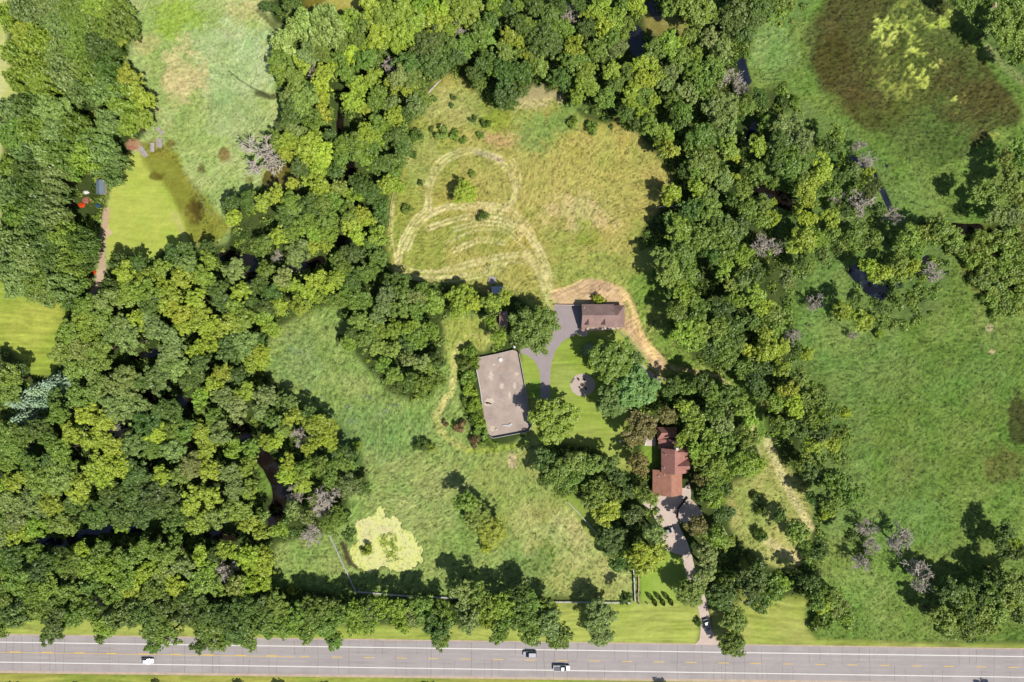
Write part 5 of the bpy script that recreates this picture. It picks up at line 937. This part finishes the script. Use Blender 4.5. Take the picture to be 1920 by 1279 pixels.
# ------------------------------------------------------------------ vehicles
def ring(x, w, z0, z1, b=.12): return [(x, -w, z0), (x, -w, z1-b), (x, -w+b, z1), (x, w-b, z1), (x, w, z1-b), (x, w, z0)]
def vehicle(name, label, cat, px, py, rot, kind, mat):
    c = W(px, py, .8); e = empty(name, (c[0], c[1], .03), label, cat, None, rot)
    if kind == 'pickup':
        body = [ring(-2.95,.9,.5,1.0), ring(-2.9,.97,.45,1.12), ring(-.45,.98,.42,1.12), ring(1.5,.98,.42,1.12), ring(2.6,.94,.45,1.05), ring(2.95,.8,.5,.85)]
        cab = [ring(-.5,.86,1.1,1.16,.02), ring(-.3,.78,1.1,1.82,.1), ring(.95,.78,1.1,1.84,.1), ring(1.65,.86,1.1,1.16,.02)]; top = (-.25,.92,.68,1.85); wx_ = (-1.85, 1.9); wr = .4; L = 2.95; bw = .97
    elif kind == 'van':
        body = [ring(-2.4,.88,.4,.95), ring(-2.3,.95,.32,1.05), ring(1.0,.96,.3,1.05), ring(2.0,.92,.32,.95), ring(2.45,.72,.4,.72)]
        cab = [ring(-2.35,.84,1.0,1.1,.04), ring(-2.15,.8,1.0,1.68,.12), ring(.35,.8,1.0,1.74,.12), ring(1.45,.86,1.0,1.07,.02)]; top = (-2.1,.35,.7,1.75); wx_ = (-1.45, 1.5); wr = .34; L = 2.4; bw = .95
    else:
        body = [ring(-2.2,.74,.42,.84), ring(-2.05,.86,.32,.94), ring(-.9,.9,.28,.96), ring(.9,.9,.28,.94), ring(1.8,.85,.32,.84), ring(2.2,.66,.4,.66)]
        cab = [ring(-1.95,.76,.9,.97,.03), ring(-1.3,.68,.9,1.42,.1), ring(.05,.68,.9,1.45,.1), ring(1.0,.78,.9,.96,.02)]; top = (-1.25,.02,.6,1.465); wx_ = (-1.35, 1.4); wr = .32; L = 2.2; bw = .88
    MB().loft(body).build('body', mat, e, smooth=False)
    g = MB().loft(cab).build('cabin_glass', M['glass'], e)
    MB().box(top[0], top[1], -top[2], top[2], top[3]-.03, top[3]+.03).build('roof', mat, e, bevel=.02)
    for s in (-1, 1):
        pil = MB(); xm = (top[0]+top[1])/2; pil.bar((xm, s*(top[2]+.17), cab[0][0][2]), (xm, s*(top[2]+.17), cab[0][0][2]), .01, .01)
        MB().box(L-.18, L-.02, s*.62-.16, s*.62+.16, body[-1][0][2]+.12, body[-1][0][2]+.26).build('headlight', M['lamp'], e)
        MB().box(-L-.02, -L+.06, s*.68-.1, s*.68+.1, .7, .9).build('tail_light', M['tail'], e)
        MB().box(cab[-1][0][0]-.45, cab[-1][0][0]-.25, s*(bw+.1)-.09, s*(bw+.1)+.09, cab[0][0][2]+.02, cab[0][0][2]+.18).build('mirror', mat, e)
        for x in wx_:
            w = MB().cyl((x, s*(bw-.1)-.11, wr), wr, .22, 18, 'y').build('wheel', M['rubber'], e); MB().cyl((x, s*(bw-.1)+(.112 if s > 0 else -.132), wr), wr*.6, .02, 12, 'y').build('rim', M['rim'], w)
    MB().box(top[1]+.12, top[1]+.16, -.5, .5, top[3]-.16, top[3]-.14).build('wiper', M['rubber'], e) if kind != 'pickup' else None
    if kind == 'pickup':
        MB().box(-2.8, -.62, -.8, .8, 1.121, 1.13).build('bed_floor', surf('bed_liner', (128, 128, 138), .15, 1), e)
        for s in (-1, 1): MB().box(-2.9, -.5, s*.88-.07, s*.88+.07, 1.1, 1.3).build('bed_side', mat, e)
        MB().box(-2.92, -2.82, -.81, .81, 1.1, 1.3).build('tailgate', mat, e)
    return e
vehicle('hatchback', 'white hatchback driving right in the lower lane below the tree tips', 'car', 276, 1239.5, -.015, 'hatch', M['p_white'])
vehicle('van', 'silver van with dark windscreen heading left in the upper lane', 'van', 993.5, 1226.5, math.pi-.015, 'van', M['p_silver'])
vehicle('pickup_truck', 'white pickup with empty grey bed in the lower lane', 'pickup', 1053, 1252.5, -.015, 'pickup', M['p_white'])
vehicle('parked_car', 'black car parked on the shaded concrete below the house', 'car', 1253.5, 995, .3, 'hatch', M['p_black'])
vehicle('parked_car', 'dark slate car in dappled shade near the drive mouth', 'car', 1325.5, 1172, -1.25, 'hatch', M['p_slate'])

# emergent plants among the duckweed
Vs, Cs = [], []; rng = np.random.default_rng(5)
for (x, y, rx, ry) in pond_green:
    for _ in range(int(rx*ry*.24)):
        a, q = rng.uniform(0, 6.283), math.sqrt(rng.random()); gx, gy, _z = W(x + rx*q*math.cos(a)*1.15, y + ry*q*math.sin(a)*1.15); n = 14
        c = rng.normal(size=(n, 3))*[.35, .35, .12] + [gx, gy, -.1]; q4 = quads(c, rng.normal(size=(n, 3))*.5 + [0, 0, .8], rng.uniform(.1, .24, n)); Vs.append(q4); Cs.append(np.tile(np.append(leafcol(random.choice('oyyl'), r_), 1), (len(q4), 1)))
V = np.vstack(Vs); me = npmesh('pond_weed', V, np.arange(len(V)).reshape(-1, 4), M['leafs']); a = me.color_attributes.new('tint', 'FLOAT_COLOR', 'POINT'); a.data.foreach_set('color', np.vstack(Cs).astype(np.float32).ravel())
tag(link('pond_weed', me), 'green weed standing in the duckweed pond', kind='stuff')
